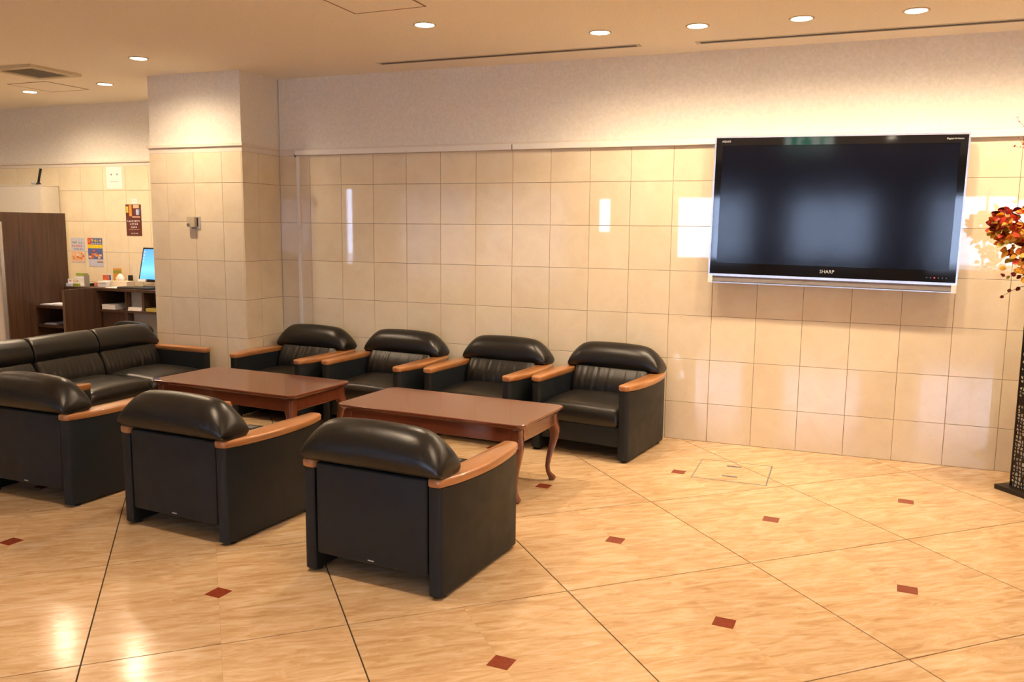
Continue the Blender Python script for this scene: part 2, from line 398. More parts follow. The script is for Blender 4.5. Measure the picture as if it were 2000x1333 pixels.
for a in range(-14, 12):
    for b in range(-14, 14):
        org = world_pt(a, b); cen = world_pt(a+0.5, b+0.5)
        for qx in (0, 1):
            for qy in (0, 1):
                P3 = [org + MAT_F @ Vector((x, y, 0)) for x, y in quarter_poly(qx, qy)]
                C = clipped(P3)
                if len(C) < 3 or poly_area(C) < 0.0005: continue
                mid = sum(C, Vector((0, 0, 0)))/len(C)
                whole = abs(poly_area(C)-poly_area(P3)) < 1e-6
                if in_view(mid) and n_tiles < 300:
                    n_tiles += 1
                    if whole:
                        o = bpy.data.objects.new('tile', qmesh[(qx, qy)]); COL.objects.link(o); o.parent = floor; o.location = org
                    else:
                        bm = bmesh.new(); loft(bm, [[(p.x, p.y, z) for p in C] for z in (-0.006, 0.0)]); mk('tile', bm, M_FLOOR, floor)
                else:
                    loft(bm_field, [[(p.x, p.y, z) for p in C] for z in (-0.006, 0.0)])
        if inside(cen) and not (cen.y > -0.1 and cen.x > CX0) and not (CX0-.06 < cen.x < CX1+.06 and cen.y > CYF-.06):
            if cen.y > -0.45 and cen.x > CX1:            # no red inset in the row along the wall: plain stone there
                o = bpy.data.objects.new('tile', plain_me); COL.objects.link(o); o.parent = floor; o.location = cen
            elif in_view(cen):
                o = bpy.data.objects.new('inset_tile', red_me); COL.objects.link(o); o.parent = floor; o.location = cen
            else: loft(bm_red, [[(cen.x+x, cen.y+y, z) for x, y in ((.055*UA.x, .055*UA.y), (.055*UB.x, .055*UB.y), (-.055*UA.x, -.055*UA.y), (-.055*UB.x, -.055*UB.y))] for z in (-0.006, 0.0)])
o = mk('tile_field', bm_field, M_FLOOR, floor); o['kind'] = 'stuff'
o = mk('inset_field', bm_red, M_RED, floor); o['kind'] = 'stuff'

# --- ceiling with linear slots, access panels and vent
ceiling = struct(boxo('ceiling', (XL, XR, YB, YL+0.2, CEIL, CEIL+0.15), M_CEIL))
def slot(x0, x1, y, label):
    t = thing('air_slot', label, 'air vent', ((x0+x1)/2, y, CEIL), 0, 'linear air slots in the ceiling')
    L = (x1-x0)/2
    bm = bmesh.new(); z0, z1 = -0.0022, -0.0004
    box(bm, -L-0.03, L+0.03, -0.040, -0.017, z0, z1); box(bm, -L-0.03, L+0.03, 0.017, 0.040, z0, z1)
    box(bm, -L-0.03, -L-0.0005, -0.017, 0.017, z0, z1); box(bm, L+0.0005, L+0.03, -0.017, 0.017, z0, z1)
    mk('frame', bm, plain('cream_slot_frame', (0.60, 0.53, 0.42), 0.5, 0.02) if 'cream_slot_frame' not in bpy.data.materials else bpy.data.materials['cream_slot_frame'], t)
    boxo('opening', (-L, L, -0.0165, 0.0165, -0.0042, -0.0006), M_BLACK, t)
slot(-0.924, 0.989, -0.318, 'long dark air slot in the ceiling, left of the two, ending short of the television')
slot(1.398, 5.3, -0.272, 'long dark air slot in the ceiling above the television, running out of frame right')
M_SEAM = plain('brown_ceiling_seam', (0.30, 0.19, 0.12), 0.8)
def access_panel(P, label):
    c = sum((Vector((*p, 0)) for p in P), Vector())/4
    t = thing('ceiling_access_panel', label, 'access panel', (c.x, c.y, CEIL), 0)
    Q = [Vector((*p, 0))-c for p in P]
    def ring(s0, s1, z0, z1):
        bm = bmesh.new()
        V = [[bm.verts.new((q.x*s, q.y*s, z)) for q in Q] for s, z in ((s0, z1), (s0, z0), (s1, z0), (s1, z1))]
        for k in range(4):
            for i in range(4):
                j = (i+1) % 4; bm.faces.new((V[k][i], V[k][j], V[(k+1) % 4][j], V[(k+1) % 4][i]))
        return bm
    mk('seam_frame', ring(1.0, 0.955, -0.0025, -0.0003), M_SEAM, t)
    bm = bmesh.new(); loft(bm, [[(q.x*0.96, q.y*0.96, z) for q in Q] for z in (-0.002, -0.0003)]); mk('panel', bm, M_CEIL, t)
access_panel([(-0.32, -1.645), (0.14, -1.655), (0.14, -2.11), (-0.32, -2.10)], 'square access panel with a thin brown seam at the top edge of the photo')
access_panel([(-4.51, -0.56), (-4.05, -0.56), (-4.05, -0.11), (-4.51, -0.11)], 'square access panel with brown seam beside the square ceiling vent, upper left')
t = thing('ceiling_vent', 'square cream ceiling vent with dark grille at the upper left', 'air vent', (-3.70, -0.94, CEIL), 0)
bm = bmesh.new()
for (a, b, c, d) in ((-0.23, 0.23, -0.23, -0.17), (-0.23, 0.23, 0.17, 0.23), (-0.23, -0.17, -0.17, 0.17), (0.17, 0.23, -0.17, 0.17)): box(bm, a, b, c, d, -0.022, -0.0004)
mk('frame', bm, plain('yellowed_vent_plastic', (0.62, 0.54, 0.38), 0.5, 0.02), t)
boxo('backing', (-0.17, 0.17, -0.17, 0.17, -0.003, -0.0005), M_BLACK, t)
M_SLAT = plain('grey_vent_slats', (0.26, 0.23, 0.17), 0.5)
for i in range(12):
    y = -0.155+0.028*i; boxo('slat', (-0.168, 0.168, y, y+0.010, -0.016, -0.0032), M_SLAT, t)

# --- downlights
def build_lamp_meshes():
    bm = bmesh.new(); n = 32
    prof = [(0.070, -0.0004), (0.070, -0.004), (0.064, -0.007), (0.056, -0.004), (0.054, -0.0004)]
    loft(bm, [[(r*math.cos(2*PI*i/n), r*math.sin(2*PI*i/n), z) for i in range(n)] for r, z in prof], cap=False)
    ring = bm
    b2 = bmesh.new(); cyl(b2, (0, 0), 0.053, -0.0045, -0.0006, 32)
    return ring, b2
def lamp_thing(first, x, y, label, proto=None):
    if proto is None:
        t = thing('downlight', label, 'ceiling light', (x, y, CEIL), 0, 'round recessed downlights in the ceiling')
        r, l = build_lamp_meshes(); mk('trim_ring', r, M_LAMPRING, t, True); mk('lens', l, M_LENS, t)
    else:
        t = copy_tree(proto); t.location = (x, y, CEIL); t['label'] = label
    return t
lab = ['round lit downlight left of centre near the ceiling access panel', 'round lit downlight just in front of the right end of the left air slot',
       'round lit downlight by the left end of the right-hand air slot, near the television', 'round lit downlight in the ceiling above the middle of the television',
       'round lit downlight nearest the upper right corner of the photo', 'round lit downlight in the ceiling in front of the tiled pillar',
       'small round lit downlight left of the pillar, right of the seamed access panel', 'leftmost round lit downlight, beside the seamed access panel']
spot_d = bpy.data.lights.new('downlight_beam', 'SPOT'); spot_d.energy = LAMP_W; spot_d.color = LAMP_COL
spot_d.spot_size = math.radians(160); spot_d.spot_blend = 1.0; spot_d.shadow_soft_size = 0.045
proto = None
for i, (x, y) in enumerate(LAMPS):
    t = lamp_thing(i, x, y, lab[i], proto); proto = proto or t
for (x, y) in LAMPS_UNSEEN:
    r_, l_ = build_lamp_meshes(); q = mk('unseen_downlight', r_, M_LAMPRING, ceiling, True, (x, y, CEIL)); mk('lens', l_, M_LENS, q)  # unseen lamps, most of them added to light the room
spot_n = spot_d.copy(); spot_n.spot_size = math.radians(118); spot_n.spot_blend = 0.7; spot_n.energy = LAMP_W*1.15
spot_l = spot_d.copy(); spot_l.energy = LAMP_W*1.25      # those by the pillar and the recess
spot_w = spot_d.copy(); spot_w.energy = LAMP_W*0.85     # the row washing the television wall
WASH = LAMPS[1:]+LAMPS_UNSEEN[:2]+[LAMPS_UNSEEN[6]]       # those close to a wall throw their light wide
for (x, y) in LAMPS+LAMPS_UNSEEN:
    l = bpy.data.objects.new('downlight_beam', (spot_l if (x, y) in LAMPS[5:] else spot_w if y in (-0.756, -0.732, -0.716, -0.695, -0.70) else spot_d) if (x, y) in WASH else spot_n); COL.objects.link(l); l.location = (x, y, CEIL-0.012)

# --- rails and trim
t = thing('picture_rail', 'white picture rail along the top of the tiles on the television wall', 'rail', (0, 0, 2.09))
for a, b in ((-1.925, -0.004), (0.004, 4.4)): boxo('rail_length', (a, b, -0.030, -0.0003, -0.021, 0.021), M_RAIL, t, 0.003, 1)
boxo('joint', (-0.0035, 0.0035, -0.020, -0.0003, -0.018, 0.018), M_BLACK, t)
boxo('end_cap', (-1.935, -1.9255, -0.024, -0.0003, -0.032, -0.008), M_GREYMETAL, t)
o = boxo('cable_duct', (-1.925, -1.893, -0.013, -0.0003, 0.002, 2.066), M_RAIL, None, 0.002, 1)
tag(o, 'white vertical cable duct down the tiles in the corner beside the pillar', 'cable duct')
struct(boxo('trim_1', (-2.097, XR, -0.012, 0.0085, 2.112, 2.126), M_TRIM))
struct(boxo('trim_2', (CX0-0.014, CX1+0.014, CYF-0.014, CYF+0.0085, 2.113, 2.135), M_TRIM))
struct(boxo('trim_3', (CX1-0.008, CX1+0.014, CYF+0.009, -0.0125, 2.113, 2.135), M_TRIM))
struct(boxo('trim_4', (XL, CX0-0.015, YL-0.012, YL+0.0085, 2.104, 2.124), M_TRIM))
# wallpaper starts at the rail: a cream band covers the gap between tile top and rail
struct(boxo('trim_5', (CX0+0.001, CX1-0.001, CYF+0.001, CYF+0.0089, ZTOP, 2.113), M_TRIM))
struct(boxo('trim_6', (CX1-0.0089, CX1-0.001, CYF+0.009, -0.0005, ZTOP, 2.113), M_TRIM))
struct(boxo('trim_7', (XL, CX0-0.0005, YL+0.001, YL+0.0089, ZTOP, 2.104), M_TRIM))
struct(boxo('trim_8', (CX1, XR, 0.001, 0.0089, ZTOP, 2.112), M_TRIM))

# --- the rest of the lobby behind and beside the camera
struct(boxo('wall_left', (XL-0.2, XL, YB, YL+0.2, 0, CEIL), M_PAPER))
struct(boxo('wall_right', (XR, XR+0.2, YB, 0.2, 0, CEIL), M_PAPER))
wins = [(-7.70, -7.47, 0.65, 2.33), (-6.3, -4.6, 0.30, 2.35), (-4.5, -2.6, 0.30, 2.35), (-2.10, -1.80, 1.40, 2.10), (-0.60, 0.75, 0.95, 2.12), (1.40, 2.75, 1.0, 2.08), (3.60, 5.25, 0.85, 2.12)]
bm = bmesh.new(); x = XL
for (a, b, z0, z1) in wins:
    box(bm, x, a, YB-0.2, YB, 0, CEIL); box(bm, a, b, YB-0.2, YB, 0, z0); box(bm, a, b, YB-0.2, YB, z1, CEIL); x = b
box(bm, x, XR, YB-0.2, YB, 0, CEIL)
struct(mk('wall_front', bm, plain('brown_front_wall', (0.16, 0.11, 0.08), 0.7)))
M_GLASS, nt, b = new_mat('clear_window_glass'); setp(b, rough=0.0, trans=1.0, ior=1.45); b.inputs['Base Color'].default_value = (0.95, 0.97, 1, 1)
for n, (a, b_, z0, z1) in enumerate(wins):
    w = struct(bpy.data.objects.new('window_%d' % (n+1), None)); COL.objects.link(w); w.location = ((a+b_)/2, YB-0.1, z0)
    h = (b_-a)/2; H = z1-z0
    bm = bmesh.new(); f = 0.045
    box(bm, -h, h, -0.03, 0.03, 0, f); box(bm, -h, h, -0.03, 0.03, H-f, H); box(bm, -h, -h+f, -0.03, 0.03, f, H-f); box(bm, h-f, h, -0.03, 0.03, f, H-f)
    if b_-a > 1: box(bm, -0.02, 0.02, -0.03, 0.03, f, H-f)
    mk('window_frame', bm, M_SILVER, w)
    bm = bmesh.new(); box(bm, -h+f+0.001, h-f-0.001, -0.004, 0.004, f+0.001, H-f-0.001); mk('pane', bm, M_GLASS, w)
    pl = bpy.data.lights.new('window_portal', 'AREA'); pl.shape = 'RECTANGLE'; pl.size = b_-a; pl.size_y = H; pl.cycles.is_portal = True
    po = bpy.data.objects.new('window_portal', pl); COL.objects.link(po); po.location = ((a+b_)/2, YB-0.25, (z0+z1)/2); po.rotation_euler = (PI/2, 0, 0)
M_CURT, nt, b = new_mat('white_net_curtain'); nt.nodes.remove(b)
df = N(nt, 'ShaderNodeBsdfDiffuse'); tr = N(nt, 'ShaderNodeBsdfTranslucent'); ms = N(nt, 'ShaderNodeMixShader'); ms.inputs[0].default_value = 0.6
for q in (df, tr): q.inputs['Color'].default_value = (0.85, 0.85, 0.84, 1)
nt.links.new(df.outputs[0], ms.inputs[1]); nt.links.new(tr.outputs[0], ms.inputs[2]); nt.links.new(ms.outputs[0], nt.nodes['Material Output'].inputs['Surface'])
for a, b_ in ((-6.35, -4.58), (-4.52, -2.55)):
    bm = bmesh.new(); n = 160
    front = [(a+(b_-a)*k/n, YB+0.08+0.025*math.sin(k*0.62)+0.008*math.sin(k*1.7)) for k in range(n+1)]
    pts = front+[(x, y+0.002) for x, y in reversed(front)]
    loft(bm, [[(x, y, z) for x, y in pts] for z in (0.12, 2.5)]); o = mk('curtain', bm, M_CURT, None, True)
    tag(o, 'white net curtain in the lobby behind the camera, ' + ('left' if a < -5 else 'right') + ' of two', 'curtain')
o = boxo('pavement', (-25, 30, -40, YB-0.2, -0.3, -0.05), plain('grey_pavement', (0.35, 0.34, 0.33), 0.9)); struct(o)

# ------------------------------------------------------------------ seating
def arm_outline(side, W, Dh, xin, bulge, z, H, grow=0.0, cut=0.022, tip=0.030, seat_front=None):
    """plan outline of an arm panel at height z: straight inside, outside bowed more towards the top (side +1/-1)"""
    pts = []; n = 12
    f = (z/H)
    ow = lambda y: W + 0.008*(y+Dh)/(2*Dh) + bulge*f*(1-(y/Dh)**2) + grow
    xi = xin - grow*0.4
    y0, y1 = -Dh-grow, Dh+grow
    pts.append((xi+cut*0.3, y0)); 
    w0 = ow(-Dh)
    for k in range(5):          # rear outer corner
        a = -PI/2 + (PI/2)*k/4; pts.append((w0-cut+cut*math.cos(a), y0+cut+cut*math.sin(a)))
    for k in range(1, n):
        y = -Dh+cut + (2*Dh-cut-tip)*k/n; pts.append((ow(y), y))
    w1 = ow(Dh)
    for k in range(5):
        a = (PI/2)*k/4; pts.append((w1-tip+tip*math.cos(a), y1-tip+tip*math.sin(a)))
    pts.append((xi+0.012, y1)); pts.append((xi, y1-0.012)); pts.append((xi, 0)); pts.append((xi, y0+cut*0.3))
    return [(side*x, y) for x, y in pts]
def arm_panel(side, W, Dh, xin, bulge, H, parent):
    bm = bmesh.new(); zs = [0.014, 0.020, 0.15, 0.28, 0.38, H-0.002]
    rings = []
    for z in zs:
        g = -0.006 if z == zs[0] else 0.0
        rings.append([(x, y, z) for x, y in arm_outline(side, W, Dh, xin, bulge, z, H, g)])
    loft(bm, rings); o = mk('side_panel', bm, M_VINYL, parent, True); autosmooth(o, 0.7)
    for y in (-Dh+0.06, Dh-0.06):
        bm = bmesh.new(); cyl(bm, (side*(W-0.03), y), 0.018, 0.0, 0.0145, 12); mk('foot', bm, M_BLACK, o)
    return o
def arm_rest(side, W, Dh, xin, bulge, H, parent):
    bm = bmesh.new(); rings = []
    for z, g in ((H-0.002, -0.003), (H+0.004, 0.004), (H+0.026, 0.005), (H+0.033, 0.001), (H+0.035, -0.006)):
        rings.append([(x, y, z) for x, y in arm_outline(side, W, Dh, xin, bulge, H, H, g, 0.024, 0.030)])
    loft(bm, rings); o = mk('arm_rest', bm, M_ARM, parent, True); autosmooth(o, 0.9); return o
def puff(name, x0, x1, y0, y1, z0, z1, mat, parent, crown=0.03, r=0.035, nx=14, ny=10, wrinkle=None, front=0.0, sub=1):
    """upholstered cushion: rounded box whose top is crowned"""
    bm = bmesh.new()
    def P(u, v, top):
        x = x0+(x1-x0)*u; y = y0+(y1-y0)*v
        eu = min(u, 1-u)*(x1-x0); ev = min(v, 1-v)*(y1-y0)
        d = min(1, eu/r); e = min(1, ev/r)
        rr = r*(1-math.sqrt(max(0, 1-(1-d)**2))) + r*(1-math.sqrt(max(0, 1-(1-e)**2)))
        cz = crown*(math.sin(PI*u)**0.6)*(math.sin(PI*min(1, v*0.9+0.05))**0.6)
        if top: return (x, y, z1 + cz - rr - crown + (wrinkle(x, y) if wrinkle else 0) - front*v*v)
        return (x, y, z0 + rr*0.6)
    us = [0, 0.02, 0.05] + [0.05+0.9*(i+1)/(nx+1) for i in range(nx)] + [0.95, 0.98, 1]
    vs = [0, 0.03, 0.07] + [0.07+0.86*(i+1)/(ny+1) for i in range(ny)] + [0.93, 0.97, 1]
    T = [[bm.verts.new(P(u, v, True)) for v in vs] for u in us]; Bt = [[bm.verts.new(P(u, v, False)) for v in vs] for u in us]
    A, C = len(us), len(vs)
    for i in range(A-1):
        for j in range(C-1):
            bm.faces.new((T[i][j], T[i+1][j], T[i+1][j+1], T[i][j+1])); bm.faces.new((Bt[i][j], Bt[i][j+1], Bt[i+1][j+1], Bt[i+1][j]))
    for i in range(A-1):
        bm.faces.new((T[i][0], Bt[i][0], Bt[i+1][0], T[i+1][0])); bm.faces.new((T[i][-1], T[i+1][-1], Bt[i+1][-1], Bt[i][-1]))
    for j in range(C-1):
        bm.faces.new((T[0][j], T[0][j+1], Bt[0][j+1], Bt[0][j])); bm.faces.new((T[-1][j], Bt[-1][j], Bt[-1][j+1], T[-1][j+1]))
    o = mk(name, bm, mat, parent, True); return o
def back_cushion(x0, x1, parent, yoff=0.0, seed=1):
    """soft leaning back cushion with vertical creases; front bows forward"""
    rnd = random.Random(seed); ph = [rnd.uniform(0, 6.28) for _ in range(6)]
    bm = bmesh.new(); nx, nz = 46, 14
    z0, z1 = 0.315, 0.545
    F = []; K = []
    for i in range(nx+1):
        u = i/nx; x = x0+(x1-x0)*u; eu = min(u, 1-u)*(x1-x0)
        ed = 1-math.sqrt(max(0, 1-(1-min(1, eu/0.035))**2))
        rowF = []; rowK = []
        for k in range(nz+1):
            w = k/nz; z = z0+(z1-z0)*w
            y = -0.105 - 0.085*w + 0.030*math.sin(PI*min(1, w*1.05)) - 0.03*ed
            y -= 0.03*(w > 0.96)
            cr = math.sin(x*150+ph[0]+2*w)*0.5+math.sin(x*235+ph[1]-3*w)*0.3+math.sin(x*90+ph[2])*0.3
            amp = 0.0055*math.sin(PI*min(1, max(0, w)))**0.8*(0.35+0.65*abs(math.sin(x*9+ph[3])))
            y += cr*amp
            rowF.append(bm.verts.new((x, y+yoff, z))); rowK.append(bm.verts.new((x, -0.285+yoff, z)))
        F.append(rowF); K.append(rowK)
    for i in range(nx):
        for k in range(nz):
            bm.faces.new((F[i][k], F[i+1][k], F[i+1][k+1], F[i][k+1])); bm.faces.new((K[i][k], K[i][k+1], K[i+1][k+1], K[i+1][k]))
        bm.faces.new((F[i][0], K[i][0], K[i+1][0], F[i+1][0])); bm.faces.new((F[i][nz], F[i+1][nz], K[i+1][nz], K[i][nz]))
    for k in range(nz):
        bm.faces.new((F[0][k], F[0][k+1], K[0][k+1], K[0][k])); bm.faces.new((F[nx][k], K[nx][k], K[nx][k+1], F[nx][k+1]))
    return mk('back_cushion', bm, M_SOFT, parent, True)
def headrest(x0, x1, parent, left_round=True, right_round=True, seam=True, yo=0.0, zo=0.0):
    """loaf-shaped padded head roll"""
    W = x1-x0; stations = []
    prof = [(0.0, 0.26), (0.008, 0.40), (0.024, 0.54), (0.045, 0.67), (0.070, 0.79), (0.098, 0.885), (0.13, 0.940), (0.175, 0.970)]
    xs = []
    if left_round: xs += [(x0+d, h) for d, h in prof]
    else: xs += [(x0+0.001, 0.90), (x0+0.006, 0.945), (x0+0.018, 0.972)]
    mid0, mid1 = xs[-1][0], x1-(0.175 if right_round else 0.018)
    m = 8
    for k in range(1, m):
        t = k/m; xx = mid0+(mid1-mid0)*t
        h = 0.97+0.03*math.sin(PI*t) if (left_round and right_round) else 0.975+0.012*math.sin(PI*t)
        if seam and k == m//2:
            xs += [(xx-0.006, h), (xx, h-0.006), (xx+0.006, h)]
        else: xs.append((xx, h))
    if right_round: xs += [(x1-d, h) for d, h in reversed(prof)]
    else: xs += [(x1-0.018, 0.972), (x1-0.006, 0.945), (x1-0.001, 0.90)]
    # closed y-z section, angle order; heights relative 0..1 over 0.20 m
    sec = [(-0.335, 0.00), (-0.360, 0.04), (-0.378, 0.16), (-0.383, 0.34), (-0.374, 0.55), (-0.352, 0.75), (-0.318, 0.92), (-0.285, 0.985), (-0.262, 1.0), (-0.238, 0.965),
           (-0.210, 0.86), (-0.184, 0.70), (-0.168, 0.50), (-0.163, 0.30), (-0.170, 0.13), (-0.188, 0.03), (-0.215, 0.0)]
    HB, HH = 0.503, 0.192
    rings = []
    for x, h in xs:
        r = []
        d = (1-h)
        for y, z in sec:
            yc = -0.275; zz = z*h if z > 0.16 else z*(0.4+0.6*h)
            sy = 1-0.30*d**1.3 if h > 0.31 else 0.74
            r.append((x, yc+(y-yc)*sy+yo, HB+zo+HH*zz))
        rings.append(r)
    bm = bmesh.new(); loft(bm, rings); o = mk('headrest', bm, M_LEATHER, parent, True)
    subsurf(o, 1); return o
CW, CD, CXI, CBU, CH = 0.346, 0.345, 0.286, 0.046, 0.472
def make_armchair(label):
    t = thing('armchair', label, 'armchair', (0, 0, 0), 0, 'black leather armchairs with wooden arms')
    for s in (1, -1):
        arm_panel(s, CW, CD, CXI, CBU, CH, t); arm_rest(s, CW, CD, CXI, CBU, CH, t)
    boxo('back_panel', (-0.278, 0.278, -0.342, -0.300, 0.092, 0.498), M_VINYL, t, 0.014, 3, True)
    bm = bmesh.new(); box(bm, -0.012, 0.018, -0.3432, -0.3418, 0.108, 0.113)
    mk('maker_label', bm, M_LOGO, t)
    boxo('front_rail', (-0.284, 0.284, 0.275, 0.318, 0.092, 0.222), M_VINYL, t, 0.008, 2, True)
    boxo('seat_base', (-0.284, 0.284, -0.299, 0.274, 0.10, 0.205), M_VINYL, t)
    puff('seat_cushion', -0.283, 0.283, -0.16, 0.338, 0.212, 0.372, M_SOFT, t, crown=0.022, r=0.045, front=0.012)
    back_cushion(-0.283, 0.283, t, 0.0, 3)
    headrest(-0.352, 0.352, t)
    return t
chairs = [(0.603, -2.686, -0.078, 'black leather armchair seen from behind, nearest the camera, rightmost of the front row'),
          (-0.572, -2.548, -0.080, 'black leather armchair seen from behind, middle of the front row'),
          (-1.706, -2.452, -0.030, 'black leather armchair seen from behind, cut by the left edge of the photo'),
          (0.823, -0.405, 2.985, 'black leather armchair against the wall nearest the television, its right side in full view'),
          (-0.002, -0.405, 3.03, 'black leather armchair against the wall, second from the television'),
          (-0.864, -0.395, 3.06, 'black leather armchair against the wall, third from the television'),
          (-1.690, -0.420, 3.06, 'black leather armchair in the corner between pillar and wall')]
ch0 = make_armchair(chairs[0][3])
for i, (x, y, r, l) in enumerate(chairs):
    c = ch0 if i == 0 else copy_tree(ch0)
    c.location = (x, y, 0); c.rotation_euler = (0, 0, r); c['label'] = l

# sofa: local +y is its front; three seats 0.56 m wide
SW = 0.84
sofa = thing('sofa', 'long black leather three-seat sofa with wooden arms left of the coffee tables', 'sofa', (-2.752, -1.455, 0), -PI/2)
for s in (1, -1):
    arm_panel(s, SW+0.062, CD, SW+0.004, 0.022, CH, sofa); arm_rest(s, SW+0.062, CD, SW+0.004, 0.022, CH, sofa)
boxo('back_panel', (-SW, SW, -0.342, -0.300, 0.092, 0.498), M_VINYL, sofa, 0.014, 3, True)
boxo('front_rail', (-SW+0.001, SW-0.001, 0.275, 0.318, 0.092, 0.222), M_VINYL, sofa, 0.008, 2, True)
boxo('seat_base', (-SW+0.001, SW-0.001, -0.299, 0.274, 0.10, 0.205), M_VINYL, sofa)
for k in range(3):
    a = -SW+0.56*k+0.002; b = a+0.556
    puff('seat_cushion', a, b, -0.16, 0.338, 0.212, 0.378, M_SOFT, sofa, crown=0.026, r=0.045, front=0.012)
    back_cushion(a, b, sofa, 0.0, 10+k)
headrest(-SW-0.062, -SW+0.559, sofa, True, False, False)
headrest(-SW+0.561, SW-0.561, sofa, False, False, False)
headrest(SW-0.559, SW+0.062, sofa, False, True, False)

# ------------------------------------------------------------------ coffee tables
def table_top_outline(hx, hy, g=0.0):
    """rectangle with concave notched corners"""
    c = 0.040; pts = []
    for sx, sy in ((1, 1), (-1, 1), (-1, -1), (1, -1)):
        X, Y = sx*(hx+g), sy*(hy+g)
        cc = [(X-sx*c, Y), (X-sx*c*0.72, Y-sy*c*0.16), (X-sx*c*0.40, Y-sy*c*0.40), (X-sx*c*0.16, Y-sy*c*0.72), (X, Y-sy*c)]
        if sx*sy > 0: cc = list(reversed(cc))
        pts += cc
    return pts
def make_table(label):
    t = thing('coffee_table', label, 'coffee table', (0, 0, 0), 0, 'low red-brown coffee tables')
    hx, hy = 0.615, 0.305
    bm = bmesh.new()
    loft(bm, [[(x, y, z) for x, y in table_top_outline(hx, hy, g)] for z, g in ((0.422, -0.020), (0.428, -0.010), (0.434, -0.006), (0.438, 0.0), (0.447, 0.0), (0.450, -0.003))])
    o = mk('table_top', bm, M_CHERRY, t, True); autosmooth(o, 0.5)
    for n, b in (('apron', (-hx+0.07, hx-0.07, -hy+0.035, -hy+0.058, 0.340, 0.4215)), ('apron', (-hx+0.07, hx-0.07, hy-0.058, hy-0.035, 0.340, 0.4215)),
                 ('apron', (-hx+0.035, -hx+0.058, -hy+0.07, hy-0.07, 0.340, 0.4215)), ('apron', (hx-0.058, hx-0.035, -hy+0.07, hy-0.07, 0.340, 0.4215))):
        boxo(n, b, M_CHERRY, t, 0.003, 1)
    bm = bmesh.new()   # moulding bead under the top
    loft(bm, [[(x, y, z) for x, y in table_top_outline(hx-0.026, hy-0.026, 0)] for z in (0.412, 0.4218)]); mk('moulding', bm, M_CHERRY, t)
    for sx in (1, -1):
        for sy in (1, -1):
            bm = bmesh.new(); rings = []
            # (z, outward offset, half size)
            for z, off, hs in ((0.4118, 0.0, 0.034), (0.37, 0.0, 0.034), (0.345, 0.004, 0.034), (0.325, 0.014, 0.031), (0.30, 0.019, 0.028), (0.26, 0.016, 0.024), (0.20, 0.004, 0.0185),
                               (0.14, -0.008, 0.015), (0.09, -0.013, 0.0125), (0.055, -0.010, 0.0125), (0.035, -0.001, 0.017), (0.022, 0.007, 0.021), (0.010, 0.009, 0.020), (0.0, 0.007, 0.015)):
                cx, cy = sx*(hx-0.066+off), sy*(hy-0.066+off); r = []
                sq = 0.35 if z > 0.33 else 0.75
                for k in range(16):
                    a = 2*PI*k/16; ca, sa = math.cos(a), math.sin(a)
                    p = 2/(2+ (6*(1-sq))); rx = math.copysign(abs(ca)**p, ca); ry = math.copysign(abs(sa)**p, sa)
                    r.append((cx+hs*rx, cy+hs*ry, z))
                rings.append(r)
            loft(bm, rings); o = mk('leg', bm, M_CHERRY, t, True); autosmooth(o, 0.8)
    return t
tb = make_table('low red-brown wooden coffee table with curved legs, right of the two, behind the nearest armchair')
tb.location = (0.214, -1.507, 0); tb.rotation_euler = (0, 0, -0.072)
tb2 = copy_tree(tb); tb2.location = (-1.366, -1.352, 0); tb2.rotation_euler = (0, 0, -0.075)
tb2['label'] = 'low red-brown coffee table, left of the two, in front of the sofa'

# ------------------------------------------------------------------ television
tv = thing('television', 'large flat black television with silver edge mounted on the tiled wall', 'television', (2.243, -0.004, 1.617)); tv.rotation_euler = (0, math.radians(0.75), 0)
TX, T0, T1 = 0.757, -0.485, 0.485
boxo('back_housing', (-TX+0.05, TX-0.05, -0.062, -0.022, T0+0.05, T1-0.05), M_BLACK, tv, 0.01, 2)
boxo('wall_bracket', (-0.35, 0.35, -0.0215, -0.001, -0.20, 0.20), M_BLACK, tv)
YF = -0.100
bm = bmesh.new()     # glossy black bezel, four sides
bz = 0.052; zb = T0+0.062+0.012
box(bm, -TX+0.010, TX-0.010, YF+0.001, -0.063, T1-0.060, T1-0.010)
box(bm, -TX+0.010, TX-0.010, YF+0.001, -0.063, zb-0.012, zb+0.062)
box(bm, -TX+0.010, -TX+bz, YF+0.001, -0.063, zb+0.062, T1-0.060); box(bm, TX-bz, TX-0.010, YF+0.001, -0.063, zb+0.062, T1-0.060)
mk('bezel', bm, M_GLOSSBLACK, tv)
bm = bmesh.new(); box(bm, -TX+bz, TX-bz, YF+0.005, -0.063, zb+0.062, T1-0.060); mk('screen', bm, M_SCREEN, tv)
bm = bmesh.new()     # silver edge
box(bm, -TX, TX, YF-0.001, -0.058, T1-0.010, T1); box(bm, -TX, -TX+0.010, YF-0.001, -0.058, T0, T1-0.010); box(bm, TX-0.010, TX, YF-0.001, -0.058, T0, T1-0.010)
mk('silver_frame', bm, M_SILVER, tv)
boxo('speaker_bar', (-TX+0.012, TX-0.012, YF+0.004, -0.060, T0+0.006, zb-0.013), plain('grey_speaker_cloth', (0.26, 0.24, 0.23), 0.6), tv, 0.006, 2)
boxo('speaker_edge', (-TX+0.010, TX-0.010, YF-0.002, -0.060, T0, T0+0.005), M_SILVER, tv)
boxo('speaker_strip', (-TX+0.010, TX-0.010, YF-0.0015, -0.090, zb-0.0285, zb-0.0125), M_SILVER, tv)
for s in (-1, 1):
    boxo('corner_block', (min(s*TX, s*(TX-0.030)), max(s*TX, s*(TX-0.030)), YF-0.003, -0.058, T0-0.002, T0+0.052), M_WHITE, tv, 0.002, 1)
text('SHARP', 0.030, (0.0, YF+0.0008, zb+0.026), (PI/2, 0, 0), M_LOGO, tv, 'maker_lettering', width=0.088)
